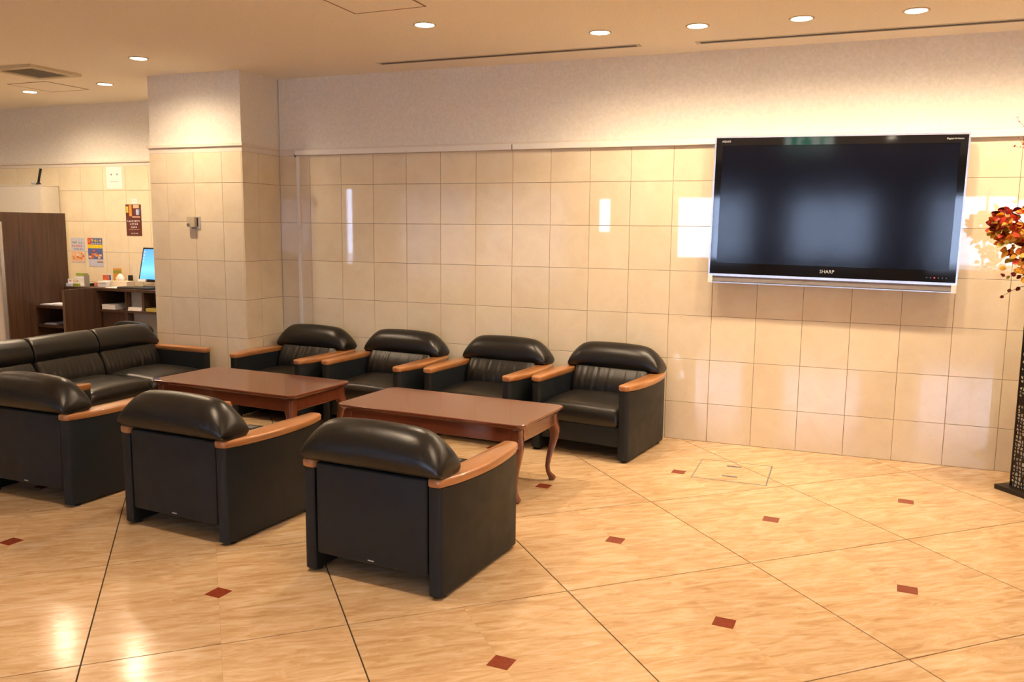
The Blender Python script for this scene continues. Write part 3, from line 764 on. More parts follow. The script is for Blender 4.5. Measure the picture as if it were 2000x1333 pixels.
text('AQUOS', 0.017, (-TX+0.075, YF+0.0008, T1-0.034), (PI/2, 0, 0), M_LOGO, tv, 'series_lettering', width=0.056)
text('Digital Hi-Vision', 0.014, (TX-0.082, YF+0.0008, T1-0.034), (PI/2, 0, 0), M_LOGO, tv, 'feature_lettering', width=0.092)
for k, x in enumerate((0.585, 0.607, 0.629, 0.651, 0.673, 0.695)):
    bm = bmesh.new(); box(bm, x-0.003, x+0.003, YF-0.0002, YF+0.0011, zb+0.013, zb+0.017); mk('standby_light' if k == 2 else 'indicator', bm, M_LED if k == 2 else M_GREYMETAL, tv)

# ------------------------------------------------------------------ thermostat-like switch box on the pillar
t = thing('wall_switch_box', 'small beige and grey switch box on the front of the tiled pillar', 'switch', (-2.58, CYF-0.0004, 1.512))
boxo('back_plate', (-0.038, 0.052, -0.008, 0.0, -0.052, 0.050), plain('grey_switch_plate', (0.50, 0.46, 0.44), 0.4), t, 0.003, 1)
boxo('housing', (-0.055, 0.022, -0.045, -0.0085, -0.038, 0.048), plain('beige_switch_plastic', (0.55, 0.48, 0.33), 0.5), t, 0.004, 1)
boxo('display_window', (-0.052, -0.022, -0.0465, -0.0452, -0.026, -0.008), plain('grey_display', (0.17, 0.18, 0.16), 0.3), t)
boxo('slot', (0.0245, 0.033, -0.0125, -0.0085, -0.030, 0.040), M_BLACK, t)

# ------------------------------------------------------------------ floor fittings
t = thing('floor_hatch', 'square floor hatch outlined in thin grey metal on the floor under the television', 'floor hatch', (1.770, -0.690, 0))
bm = bmesh.new(); a, b_, w = 0.222, 0.222, 0.0045
for (x0, x1, y0, y1) in ((-a, a, -b_, -b_+w*1.6), (-a, a, b_-w, b_), (-a, -a+w, -b_, b_), (a-w*1.8, a, -b_, b_)): box(bm, x0, x1, y0, y1, 0.0002, 0.0012)
mk('edge_strip', bm, M_GREYMETAL, t)
for y in (0.118, -0.112):
    o = boxo('lifting_handle', (-0.050, 0.040, y-0.011, y+0.011, 0.0002, 0.0022), M_GREYMETAL, t); boxo('finger_slot', (-0.022, 0.006, y-0.006, y+0.002, 0.0022, 0.0026), M_BLACK, o)
for x, y, l in ((-1.702, -0.955, 'dark square floor outlet plate near the corner armchair and left coffee table'), (0.075, -1.165, 'dark square floor outlet plate under the right coffee table')):
    t = thing('floor_outlet', l, 'floor outlet', (x, y, 0), FLOOR_TH*0, 'dark floor outlet plates')
    boxo('cover_plate', (-0.065, 0.065, -0.065, 0.065, 0.0003, 0.004), M_DPLATE, t, 0.001, 1); boxo('flap', (-0.038, 0.038, -0.038, 0.038, 0.004, 0.0052), M_GREYMETAL, t)
#@@PART2
# ------------------------------------------------------------------ reception corner at the left
M_EDGE = plain('brown_edge_band', (0.16, 0.09, 0.055), 0.5)
t = thing('side_cabinet', 'tall dark brown wood-grain cabinet panel with two low shelves at its foot', 'cabinet', (-4.77, -0.16, 0))
boxo('tall_panel', (-0.030, 0.0, -0.336, 0.33, 0.0, 1.592), M_WENGE, t)
boxo('edge_band', (-0.030, 0.0, -0.3375, -0.3362, 0.0, 1.592), M_EDGE, t)
for z in (0.700, 0.518): boxo('shelf', (0.001, 0.384, -0.05, 0.25, z, z+0.024), M_WENGE, t)
boxo('shelf_back', (0.001, 0.384, 0.2505, 0.262, 0.0, 0.855), M_BLACK, t)
t = thing('reception_desk', 'dark brown wood-grain counter with open compartments along the tiled wall', 'counter', (-3.72, 0.33, 0))
X = lambda v: v+3.72
Yd = lambda v: v-0.33
boxo('end_panel', (X(-4.378), X(-4.350), Yd(-0.25), Yd(0.107), 0.0, 0.884), M_WENGE, t)
boxo('edge_band', (X(-4.378), X(-4.350), Yd(-0.2515), Yd(-0.2502), 0.0, 0.884), M_EDGE, t)
boxo('side_wall', (X(-4.378), X(-4.350), Yd(0.1075), Yd(0.545), 0.0, 0.856), M_WENGE, t)
boxo('counter_top', (X(-4.768), X(-3.055), Yd(0.108), Yd(0.562), 0.857, 0.884), M_WENGE, t, 0.002, 1)
boxo('partition', (X(-4.010), X(-3.985), Yd(0.125), Yd(0.545), 0.0, 0.856), M_WENGE, t)
boxo('partition', (X(-3.800), X(-3.775), Yd(0.125), Yd(0.545), 0.68, 0.856), M_WENGE, t)
boxo('middle_shelf', (X(-4.325), X(-4.011), Yd(0.125), Yd(0.545), 0.655, 0.678), M_WENGE, t)
boxo('middle_shelf', (X(-3.984), X(-3.056), Yd(0.125), Yd(0.545), 0.655, 0.678), M_WENGE, t)
boxo('back_board', (X(-4.766), X(-3.986), Yd(0.546), Yd(0.558), 0.0, 0.856), M_BLACK, t)
boxo('grey_back_board', (X(-3.984), X(-3.056), Yd(0.200), Yd(0.212), 0.35, 0.654), M_GREY, t)
boxo('grey_filler', (X(-3.984), X(-3.801), Yd(0.180), Yd(0.190), 0.679, 0.856), M_GREY, t)
boxo('lower_front', (X(-4.325), X(-4.011), Yd(0.150), Yd(0.165), 0.0, 0.654), M_WENGE, t)

def paper_stack(x0, x1, y0, y1, z, h, mat, label, n=5, name='paper_stack', cat='papers'):
    t = thing(name, label, cat, ((x0+x1)/2, (y0+y1)/2, z)); w, d = (x1-x0)/2, (y1-y0)/2; rnd = random.Random(int(x0*1000))
    for k in range(n):
        a = rnd.uniform(-.004, .004); b = rnd.uniform(-.004, .004)
        boxo('sheet_bundle', (-w+a, w+a, -d+b, d+b, h*k/n+0.0003, h*(k+1)/n-0.0002), mat, t)
M_YEL = plain('yellow_paper', (0.62, 0.50, 0.10), 0.6); M_ORA = plain('orange_paper', (0.75, 0.32, 0.05), 0.6)
M_GRN = plain('olive_green_print', (0.30, 0.36, 0.06), 0.6); M_REDP = plain('red_print', (0.72, 0.07, 0.04), 0.6); M_SALM = plain('salmon_red_card', (0.72, 0.22, 0.13), 0.6)
M_BLUEP = plain('blue_print', (0.10, 0.14, 0.38), 0.6); M_BRN = plain('dark_brown_print', (0.13, 0.035, 0.028), 0.5); M_LBLUE = plain('pale_blue_paper', (0.55, 0.58, 0.72), 0.6)
M_INK = plain('grey_ink', (0.10, 0.10, 0.13), 0.7); M_PEACH = plain('peach_print', (0.80, 0.50, 0.33), 0.6); M_FOOD = plain('orange_food_print', (0.62, 0.15, 0.05), 0.6, 0.5, 60)
M_YPR = plain('yellow_print', (0.80, 0.62, 0.03), 0.6)
paper_stack(-4.315, -4.150, 0.135, 0.40, 0.678, 0.045, M_PAPERW, 'white paper stack in the left open compartment of the brown counter')
paper_stack(-3.975, -3.810, 0.126, 0.176, 0.678, 0.032, M_PAPERW, 'white paper stack in front of the grey filler in the counter')
paper_stack(-3.765, -3.600, 0.130, 0.40, 0.678, 0.030, M_YEL, 'yellow paper stack in the rightmost open compartment of the counter')
paper_stack(-4.740, -4.600, -0.19, 0.02, 0.724, 0.010, M_LBLUE, 'pale blue papers on the upper side shelf beside the tall brown panel', 3)
paper_stack(-4.560, -4.425, -0.18, 0.02, 0.724, 0.016, M_PAPERW, 'white papers on the upper side shelf next to the counter end', 3)
o = boxo('magazine', (-4.66, -4.41, 0.03, 0.085, 0.7245, 0.758), M_ORA, None, 0.002, 1); tag(o, 'orange magazine at the back of the upper side shelf', 'magazine')
paper_stack(-4.70, -4.54, -0.19, 0.02, 0.542, 0.012, M_LBLUE, 'pale papers on the lower side shelf near the sofa', 3)

# things on the counter
ZC = 0.8842
t = thing('leaflet_stand', 'white leaflet stand with green header standing at the left of the counter', 'leaflet stand', (-4.67, 0.24, ZC))
boxo('back_sheet', (-0.080, 0.080, 0.0, 0.006, 0, 0.128), M_PAPERW, t); boxo('green_header', (-0.078, 0.078, -0.0022, -0.0004, 0.098, 0.126), M_GRN, t)
boxo('tray', (-0.078, 0.078, -0.050, -0.001, 0, 0.012), M_WHITE, t); boxo('leaflet_pack', (-0.070, 0.060, -0.030, -0.010, 0.0125, 0.085), M_PAPERW, t)
boxo('side_cheek', (0.0805, 0.0835, -0.05, 0.01, 0, 0.11), M_GREY, t)
for x, m, l in ((-4.735, M_LBLUE, 'small white card holder with a red mark, front left corner of the counter'), (-4.640, M_GRN, 'small white card holder with green foot, in front of the leaflet stand')):
    t = thing('card_holder', l, 'card holder', (x, 0.155, ZC)); boxo('card', (-0.032, 0.032, 0, 0.004, 0.0, 0.072), M_PAPERW, t)
    boxo('foot', (-0.034, 0.034, -0.022, -0.0005, 0, 0.028), m, t); boxo('red_mark', (-0.008, 0.010, -0.0012, -0.0002, 0.046, 0.056), M_REDP, t)
o = boxo('pen_tray', (-4.60, -4.535, 0.26, 0.34, ZC, ZC+0.026), M_BLACK, None, 0.004, 1); tag(o, 'low black tray between leaflet stand and salmon red box on the counter', 'tray')
o = boxo('card_box', (-4.530, -4.412, 0.25, 0.33, ZC, ZC+0.038), M_SALM, None, 0.002, 1); tag(o, 'low salmon red box on the counter left of the white box', 'box')
t = thing('white_box', 'white box on the counter with a small picture card behind', 'box', (-4.365, 0.245, ZC)); boxo('body', (-0.058, 0.058, -0.05, 0.05, 0, 0.056), M_WHITE, t, 0.002, 1); boxo('lid_line', (-0.0585, 0.0585, -0.0512, -0.0502, 0.034, 0.036), M_GREY, t)
t = thing('picture_card', 'small red and dark picture card standing behind the white box', 'card', (-4.425, 0.315, ZC)); boxo('card', (-0.056, 0.054, 0, 0.004, 0, 0.118), M_PAPERW, t); boxo('print', (-0.054, 0.024, -0.0012, -0.0002, 0.060, 0.112), M_FOOD, t); boxo('dark_print', (0.026, 0.052, -0.0012, -0.0002, 0.062, 0.112), M_BLUEP, t)
t = thing('tissue_box', 'pale tissue box with a raised white tissue on the counter', 'tissue box', (-4.205, 0.29, ZC)); boxo('carton', (-0.098, 0.110, -0.05, 0.05, 0, 0.060), plain('pale_cream_carton', (0.74, 0.62, 0.46), 0.6), t, 0.003, 1)
bm = bmesh.new(); loft(bm, [[(x*s-0.02, y*s, z) for x, y in ((-0.05, -0.012), (0.0, -0.02), (0.05, -0.010), (0.05, 0.012), (-0.01, 0.018), (-0.05, 0.010))] for s, z in ((0.9, 0.0603), (1.0, 0.085), (0.55, 0.115), (0.2, 0.130))]); mk('tissue', bm, M_PAPERW, t, True)
o = boxo('loose_papers', (-4.250, -4.065, 0.125, 0.235, ZC, ZC+0.006), M_PAPERW); tag(o, 'loose white papers on the counter in front of the tissue box', 'papers')
t = thing('price_card', 'orange and green card standing against the wall above the tissue box', 'card', (-4.475, 0.49, ZC)); boxo('card', (-0.054, 0.054, 0, 0.004, 0, 0.166), M_ORA, t); boxo('green_print', (-0.052, 0.052, -0.0012, -0.0002, 0.118, 0.146), M_GRN, t); boxo('support', (-0.02, 0.02, 0.0045, 0.03, 0, 0.05), M_WHITE, t)
t = thing('paper_board', 'tall cream paper board in a black holder left of the monitor', 'paper board', (-4.155, 0.42, ZC)); boxo('board', (-0.045, 0.080, 0, 0.006, 0.004, 0.236), plain('cream_paper_board', (0.80, 0.70, 0.52), 0.6), t); boxo('holder_side', (-0.055, -0.0455, -0.05, 0.02, 0, 0.110), M_BLACK, t); boxo('holder_base', (-0.0452, 0.10, -0.05, 0.02, 0, 0.0035), M_BLACK, t)
t = thing('keyboard', 'black keyboard on the counter in front of the monitor', 'keyboard', (-3.90, 0.175, ZC)); boxo('body', (-0.20, 0.20, -0.055, 0.055, 0, 0.014), M_BLACK, t, 0.003, 1)
for r_ in range(4):
    for c_ in range(12): boxo('key', (-0.19+c_*0.032, -0.19+c_*0.032+0.027, -0.045+r_*0.024, -0.045+r_*0.024+0.019, 0.0142, 0.018), M_DPLATE, t)
t = thing('monitor', 'black computer monitor showing a bright blue desktop, half hidden behind the pillar', 'monitor', (-3.80, 0.335, ZC)); 
boxo('stand_base', (-0.12, 0.12, -0.07, 0.09, 0, 0.012), M_BLACK, t, 0.003, 1); boxo('stand_neck', (-0.03, 0.03, 0.045, 0.065, 0.0125, 0.14), M_BLACK, t)
pv = boxo('screen_housing', (-0.235, 0.235, -0.012, 0.020, 0.0, 0.335), M_BLACK, t, 0.004, 1); pv.location = (0, 0.0, 0.058); pv.rotation_euler = (math.radians(-14), 0, 0)
q = boxo('lit_picture', (-0.218, 0.218, -0.0135, -0.0123, 0.022, 0.318), M_DESK, pv)
nt = M_DESK.node_tree; b = nt.nodes['Principled BSDF']; tc = N(nt, 'ShaderNodeTexCoord'); sx = N(nt, 'ShaderNodeSeparateXYZ'); nt.links.new(tc.outputs['Generated'], sx.inputs[0])
rr = N(nt, 'ShaderNodeValToRGB'); e = rr.color_ramp.elements; e[0].position = 0.0; e[0].color = (0.05, 0.35, 0.95, 1); e[1].position = 1; e[1].color = (0.02, 0.12, 0.75, 1); x = e.new(0.32); x.color = (0.30, 0.80, 1.0, 1); x = e.new(0.55); x.color = (0.10, 0.50, 1.0, 1)
nt.links.new(sx.outputs['Z'], rr.inputs['Fac']); nt.links.new(rr.outputs['Color'], b.inputs['Emission Color'])
for k in range(4): boxo('icon', (-0.208, -0.196, -0.0146, -0.0137, 0.285-k*0.030, 0.297-k*0.030), M_LENS if False else M_WHITE, pv)
boxo('label_strip', (-0.222, -0.13, -0.028, -0.0130, -0.006, 0.020), M_WHITE, pv)

# papers on the recess wall (flat sheets taped to the tiles)
def sheet(name, x0, x1, z0, z1, mat, label, cat='poster'):
    t = thing(name, label, cat, ((x0+x1)/2, YL-0.0004, (z0+z1)/2)); w, h = (x1-x0)/2, (z1-z0)/2
    boxo('sheet', (-w, w, -0.0016, -0.0002, -h, h), mat, t); return t, w, h
def prt(t, x0, x1, z0, z1, mat, name='print', lay=1): boxo(name, (x0, x1, -0.0018-0.0006*lay, -0.0018-0.0006*(lay-1), z0, z1), mat, t)
rp = random.Random(5)
def marks(t, x0, x1, z, h, mat, n, lay=1):
    """a line of small illegible printed characters, each a few strokes"""
    w = (x1-x0)/n; bm = bmesh.new(); y0, y1 = -0.0018-0.0006*lay, -0.0018-0.0006*(lay-1)
    for k in range(n):
        a = x0+w*k
        for _ in range(2):
            zz = z+rp.uniform(-.35, .35)*h; box(bm, a+w*0.12, a+w*0.82, y0, y1, zz-h*0.08, zz+h*0.08)
        xx = a+w*rp.uniform(.25, .65); box(bm, xx-w*0.08, xx+w*0.08, y0-0.0001, y1, z-h*0.45, z+h*0.45)
    mk('lettering', bm, mat, t)
t, w, h = sheet('notice', -4.635, -4.425, 1.845, 2.065, M_PAPERW, 'white paper notice taped high on the recess wall above the coloured posters', 'notice')
marks(t, -0.055, -0.020, 0.030, 0.022, M_INK, 1); marks(t, 0.022, 0.055, 0.030, 0.022, M_INK, 1); marks(t, -0.060, 0.058, -0.038, 0.010, M_GREY, 8)
t, w, h = sheet('small_card', -4.315, -4.245, 1.700, 1.745, M_PAPERW, 'small white card fixed above the dark brown poster', 'card'); marks(t, -0.022, 0.022, 0, 0.010, M_LBLUE, 4)
t, w, h = sheet('poster', -4.400, -4.200, 1.378, 1.690, M_BRN, 'narrow dark brown poster with drink pictures and white lettering, right of the white notice')
prt(t, -w+0.004, -w+0.035, 0.075, 0.135, M_YEL); prt(t, -0.055, -0.020, 0.040, 0.152, M_ORA); prt(t, 0.000, 0.075, 0.118, 0.152, M_PEACH); prt(t, 0.035, 0.070, 0.052, 0.108, M_LBLUE); prt(t, 0.0705, 0.085, 0.060, 0.112, M_BLUEP); prt(t, -0.018, 0.085, 0.026, 0.038, M_PEACH)
marks(t, -0.085, 0.080, -0.008, 0.020, M_PAPERW, 8); marks(t, -0.055, 0.055, -0.038, 0.022, M_PAPERW, 5); marks(t, -0.042, 0.040, -0.068, 0.022, M_PAPERW, 4); marks(t, -0.07, 0.07, -0.092, 0.008, M_PEACH, 12); marks(t, -0.04, 0.05, -0.132, 0.014, M_PAPERW, 6)
t, w, h = sheet('poster', -5.173, -4.980, 1.092, 1.348, M_LBLUE, 'pale blue poster with red lettering and food pictures, nearest the tall brown cabinet panel')
marks(t, -0.078, -0.008, 0.080, 0.020, M_INK, 4); marks(t, 0.010, 0.070, 0.078, 0.024, M_GREY, 2); marks(t, -0.082, 0.055, 0.042, 0.024, M_REDP, 6); marks(t, -0.055, 0.075, 0.012, 0.018, M_BLUEP, 5)
prt(t, -w+0.002, w-0.002, -h+0.012, -0.010, M_PEACH)
for k in range(9): 
    x = rp.uniform(-0.08, 0.06); z = rp.uniform(-0.105, -0.030); prt(t, x, x+0.026, z, z+0.018, rp.choice([M_FOOD, M_PAPERW, M_ORA, M_FOOD]), 'print', 2+k*0.3)
t, w, h = sheet('poster', -4.937, -4.735, 1.056, 1.350, M_LBLUE, 'colourful red, yellow and blue food poster, right of the pale blue poster')
prt(t, -w+0.001, -0.055, 0.080, h-0.001, M_REDP); prt(t, -0.054, w-0.001, 0.080, h-0.001, M_BLUEP); prt(t, -w+0.001, w-0.001, 0.042, 0.079, M_YPR); prt(t, -w+0.001, w-0.001, -0.070, 0.041, M_BLUEP)
marks(t, -0.050, 0.092, 0.120, 0.040, M_YPR, 4, 2); marks(t, -0.050, 0.092, 0.090, 0.014, M_PAPERW, 6, 2); marks(t, -0.097, -0.060, 0.112, 0.05, M_YPR, 1, 2)
for k in range(12):
    x = rp.uniform(-0.095, 0.060); z = rp.uniform(-0.066, 0.018); prt(t, x, x+0.034, z, z+0.020, rp.choice([M_FOOD, M_FOOD, M_PEACH, M_ORA]), 'print', 2+k*0.3)
prt(t, 0.020, w-0.004, -0.104, -0.094, M_INK); prt(t, 0.020, w-0.004, -0.093, -0.082, M_PEACH)

# white cabinet, antenna, partition
t = thing('white_cabinet', 'white cabinet behind the tall brown panel, its top near the recess wall', 'cabinet', (-5.78, 0.44, 0))
boxo('body', (-0.49, 0.49, -0.09, 0.118, 0, 1.872), M_CREAMPANEL, t, 0.003, 1); boxo('top_cap', (-0.492, 0.492, -0.092, 0.12, 1.8725, 1.885), M_CREAMPANEL, t)
boxo('door', (-0.485, 0.485, -0.100, -0.0905, 0.05, 1.868), M_CREAMPANEL, t)
t = thing('antenna', 'short black stick antenna with a silver tip standing on the white cabinet', 'antenna', (-5.345, 0.37, 1.8852))
bm = bmesh.new(); cyl(bm, (0, 0), 0.030, 0, 0.018, 16, 0.018); mk('base', bm, M_BLACK, t)
bm = bmesh.new(); tube(bm, [(0, 0, 0.0185), (0.015, 0, 0.07), (0.045, 0, 0.158)], 0.012, 10); mk('stick', bm, M_BLACK, t)
bm = bmesh.new(); bmesh.ops.create_uvsphere(bm, u_segments=12, v_segments=8, radius=0.018, matrix=Matrix.Translation((-0.042, -0.03, 0.0185))); mk('silver_knob', bm, M_SILVER, t, True)
t = thing('partition_board', 'pale partition board with a bright metal edge at the left border, left of the brown cabinet', 'partition', (-5.3, -0.70, 0))
boxo('board', (-0.70, 0.752, -0.012, 0.012, 0.03, 1.50), M_CREAMPANEL, t); boxo('metal_edge', (0.7525, 0.768, -0.015, 0.015, 0.0, 1.505), M_SILVER, t); boxo('foot', (-0.70, 0.752, -0.02, 0.02, 0.0, 0.0295), M_SILVER, t)
# office chair between the sofa and the counter
t = thing('office_chair', 'black office chair with rounded back, behind the sofa at the counter', 'office chair', (-3.50, -0.10, 0))
for k in range(5):
    a = 2*PI*k/5+0.3; bm = bmesh.new(); tube(bm, [(0, 0, 0.075), (0.13*math.cos(a), 0.13*math.sin(a), 0.068), (0.24*math.cos(a), 0.24*math.sin(a), 0.055)], [0.022, 0.018, 0.013], 8); l = mk('leg', bm, M_BLACK, t)
    bm = bmesh.new(); bmesh.ops.create_uvsphere(bm, u_segments=12, v_segments=8, radius=0.026, matrix=Matrix.Translation((0.24*math.cos(a), 0.24*math.sin(a), 0.0262))); mk('castor', bm, M_BLACK, l, True)
bm = bmesh.new(); cyl(bm, (0, 0), 0.022, 0.09, 0.36, 16); mk('column', bm, M_BLACK, t)
puff('seat', -0.22, 0.22, -0.17, 0.22, 0.36, 0.43, M_VINYL, t, crown=0.015, r=0.03, nx=8, ny=8)
bm = bmesh.new(); R = []
for y, s in ((-0.232, 0.93), (-0.225, 1.0), (-0.190, 1.0), (-0.180, 0.95)):
    R.append([(0.225*s*math.copysign(abs(math.cos(a))**0.7, math.cos(a)), y+0.02*math.cos(a)**2, 0.535+0.108*s*math.copysign(abs(math.sin(a))**0.75, math.sin(a))) for a in [2*PI*k/28 for k in range(28)]])
loft(bm, R); mk('backrest', bm, M_VINYL, t, True)
bm = bmesh.new(); tube(bm, [(0, -0.05, 0.352), (0, -0.245, 0.352), (0, -0.247, 0.50)], 0.012, 8); mk('back_support', bm, M_BLACK, t)

t = thing('exit_sign', 'green and white lit exit sign hanging from the ceiling, seen mirrored in the television', 'exit sign', (1.87, -4.9, CEIL))
boxo('housing', (-0.28, 0.28, -0.03, 0.028, -0.29, -0.06), M_WHITE, t, 0.004, 1)
M_SG = emit('lit_green_sign', (0.0, 0.42, 0.24), 1.6); M_SW = emit('lit_white_sign', (0.85, 1.0, 0.93), 1.6)
boxo('lit_face', (-0.265, 0.265, 0.0285, 0.032, -0.28, -0.07), M_SW, t)
for a, b_, c, d in ((-0.20, -0.13, -0.26, -0.09), (-0.06, 0.0, -0.13, -0.085), (-0.09, 0.03, -0.20, -0.135), (-0.07, -0.03, -0.265, -0.205), (0.0, 0.04, -0.265, -0.205), (0.12, 0.22, -0.12, -0.085), (0.12, 0.16, -0.24, -0.125)):
    boxo('green_figure', (a, b_, 0.0325, 0.034, c, d), M_SG, t)
for x in (-0.15, 0.15): boxo('hanger', (x-0.006, x+0.006, -0.006, 0.006, -0.0595, -0.0003), M_WHITE, t)

# ------------------------------------------------------------------ flower stand and autumn arrangement at the right border
M_DARKMET = plain('dark_bronze_metal', (0.022, 0.016, 0.014), 0.32, 0.2, 20, 0, metal=0.3)
M_HOLE_BACKING = plain('cream_hole_backing', (0.92, 0.84, 0.62), 0.4)
RZ = math.radians(38)
st = thing('flower_stand', 'tall black pierced metal flower stand on a flat square base at the right border', 'flower stand', (3.526, -0.454, 0), RZ)
boxo('base_plate', (-0.205, 0.205, -0.205, 0.205, 0.0, 0.028), M_DARKMET, st, 0.002, 1)
P = 0.147
def pierced(seed, w, h, nx, nz):
    rnd = random.Random(seed); bm = bmesh.new(); th = 0.003
    gx = [[None]*(nz+1) for _ in range(nx+1)]
    for i in range(nx+1):
        for k in range(nz+1):
            jx = 0 if i in (0, nx) else rnd.uniform(-.32, .32)*w/nx; jz = 0 if k in (0, nz) else rnd.uniform(-.32, .32)*h/nz
            gx[i][k] = Vector((-w/2+w*i/nx+jx, 0, h*k/nz+jz))
    F = {}; B = {}
    for i in range(nx+1):
        for k in range(nz+1):
            p = gx[i][k]; F[i, k] = bm.verts.new((p.x, -th/2, p.z)); B[i, k] = bm.verts.new((p.x, th/2, p.z))
    for i in range(nx):
        for k in range(nz):
            ids = [(i, k), (i+1, k), (i+1, k+1), (i, k+1)]
            if rnd.random() < 0.16:
                bm.faces.new([F[q] for q in ids]); bm.faces.new([B[q] for q in reversed(ids)]); continue
            c = sum((gx[a][b] for a, b in ids), Vector())/4; s = rnd.uniform(0.62, 0.86)
            hf = []; hb = []
            for a, b in ids:
                p = c+(gx[a][b]-c)*s*rnd.uniform(0.8, 1.1); hf.append(bm.verts.new((p.x, -th/2, p.z))); hb.append(bm.verts.new((p.x, th/2, p.z)))
            for j in range(4):
                m = (j+1) % 4
                bm.faces.new((F[ids[j]], F[ids[m]], hf[m], hf[j])); bm.faces.new((B[ids[m]], B[ids[j]], hb[j], hb[m])); bm.faces.new((hf[j], hf[m], hb[m], hb[j]))
    return bm
for k in range(4):
    o = mk('pierced_panel', pierced(40+k, 2*P-0.004, 1.140, 14, 52), M_DARKMET, st)
    a = PI/2*k; o.rotation_euler = (0, 0, a); o.location = (P*math.sin(a), -P*math.cos(a), 0.0285)
for sx in (-1, 1):
    for sy in (-1, 1): boxo('corner_post', (sx*P-0.004, sx*P+0.004, sy*P-0.004, sy*P+0.004, 0.0285, 1.172), M_DARKMET, st)
boxo('added_hole_backing', (-P+0.007, P-0.007, -P+0.007, P-0.007, 0.0285, 1.150), M_HOLE_BACKING, st)  # added pale box, stands in for the bright wall seen through the holes

fl = thing('flower_arrangement', 'autumn arrangement of red, orange and yellow leaves with twigs on the pierced stand', 'flower arrangement', (3.526, -0.454, 1.176))
LM = [plain('red_leaf', (0.62, 0.045, 0.016), 0.45, 0.3, 20), plain('dark_red_leaf', (0.27, 0.015, 0.014), 0.4, 0.3, 20), plain('orange_leaf', (0.88, 0.25, 0.02), 0.5, 0.25, 20),
      plain('yellow_orange_leaf', (0.80, 0.40, 0.04), 0.5, 0.2, 20), plain('yellow_green_leaf', (0.58, 0.46, 0.07), 0.5, 0.2, 20)]
M_TWIG = plain('brown_twig', (0.16, 0.07, 0.04), 0.7); M_STEM = plain('green_stem', (0.10, 0.14, 0.03), 0.6); M_PETAL = plain('orange_yellow_petal', (0.90, 0.48, 0.04), 0.5)
rl = random.Random(11)
def leaf_mesh(L, W, mat, fold, curl):
    bm = bmesh.new(); n = 6; row = []
    for k in range(n+1):
        t_ = k/n; w = W*math.sin(PI*min(1, t_*0.93+0.04))**0.75*(1.1-0.35*t_); z = curl*t_*t_
        row.append((bm.verts.new((-w, L*t_, z+fold*w)), bm.verts.new((0, L*t_, z)), bm.verts.new((w, L*t_, z+fold*w))))
    for a, b in zip(row, row[1:]):
        bm.faces.new((a[0], a[1], b[1], b[0])); bm.faces.new((a[1], a[2], b[2], b[1]))
    for v in bm.verts: pass
    r = bmesh.ops.solidify(bm, geom=list(bm.faces), thickness=0.0006)
    bmesh.ops.recalc_face_normals(bm, faces=bm.faces)
    me = bpy.data.meshes.new('leaf'); bm.to_mesh(me); bm.free(); me.materials.append(mat)
    for p in me.polygons: p.use_smooth = True
    return me
LV = [leaf_mesh(rl.uniform(.045, .062), rl.uniform(.018, .026), m, rl.uniform(.1, .5), rl.uniform(-.015, .012)) for m in LM for _ in range(3)]
def put_leaf(me, p, d, up, s=1.0):
    d = Vector(d).normalized(); x = d.cross(Vector(up)).normalized(); z = x.cross(d)
    o = bpy.data.objects.new('leaf', me); COL.objects.link(o); o.parent = fl
    o.matrix_local = Matrix.Translation(p) @ Matrix((x, d, z)).transposed().to_4x4() @ Matrix.Scale(s, 4)
    return o
C0 = Vector((0.02, 0.0, 0.375)); RX, RY, RZZ = 0.40, 0.30, 0.155
cnt = 0
while cnt < 215:                       # the dense left flank that the photograph shows
    x = rl.uniform(-0.42, -0.20); f = (x+0.42)/0.22
    zc = 0.365-0.115*f; hz = 0.028+0.185*f**0.8
    y = rl.uniform(-0.16, 0.10)*(0.35+0.65*f); z = zc+rl.uniform(-hz, hz)+0.02*f
    m = rl.choices(range(5), [0.36, 0.16, 0.24, 0.14, 0.10] if z > zc-0.03 or f > 0.6 else [0.15, 0.15, 0.25, 0.25, 0.2])[0]
    d = Vector((-0.6+rl.uniform(-.8, .9), rl.uniform(-.8, .2), rl.uniform(-.8, .6)))
    put_leaf(LV[m*3+rl.randrange(3)], Vector((x, y, z)), d, Vector((rl.uniform(-.5, .3), -1, rl.uniform(-.1, .9))), rl.uniform(.55, .85)); cnt += 1
cnt = 0
while cnt < 75:
    th_ = rl.uniform(0, 2*PI); ph_ = rl.uniform(-1, 1); sr = math.sqrt(1-ph_*ph_)
    n_ = Vector((sr*math.cos(th_), sr*math.sin(th_), ph_)); k = rl.uniform(0.72, 1.02)
    # favour the half towards the room
    if n_.y > 0.45 and rl.random() < 0.6: continue
    if n_.x > 0.3 and rl.random() < 0.65: continue
    p = C0 + Vector((n_.x*RX*k, n_.y*RY*k, n_.z*RZZ*k + 0.05*(1-abs(n_.x))))
    if n_.x < -0.5: p.z += -0.02
    yl = (p.z-C0.z)
    w = [0.36, 0.2, 0.24, 0.12, 0.08] if n_.x > -0.35 else [0.22, 0.10, 0.24, 0.26, 0.18]
    m = rl.choices(range(5), w)[0]
    d = Vector((n_.x+rl.uniform(-.7, .7), n_.y+rl.uniform(-.7, .7), n_.z*0.6+rl.uniform(-.7, .5)))
    put_leaf(LV[m*3+rl.randrange(3)], p, d, n_+Vector((rl.uniform(-.3, .3), rl.uniform(-.3, .3), rl.uniform(-.3, .3))), rl.uniform(.85, 1.15)); cnt += 1
def branch(pts, r0, mat, name='branch'):
    bm = bmesh.new(); tube(bm, pts, [r0*(1-0.75*i/(len(pts)-1)) for i in range(len(pts))], 6); return mk(name, bm, mat, fl, True)
origin = Vector((0, 0, 0.0))
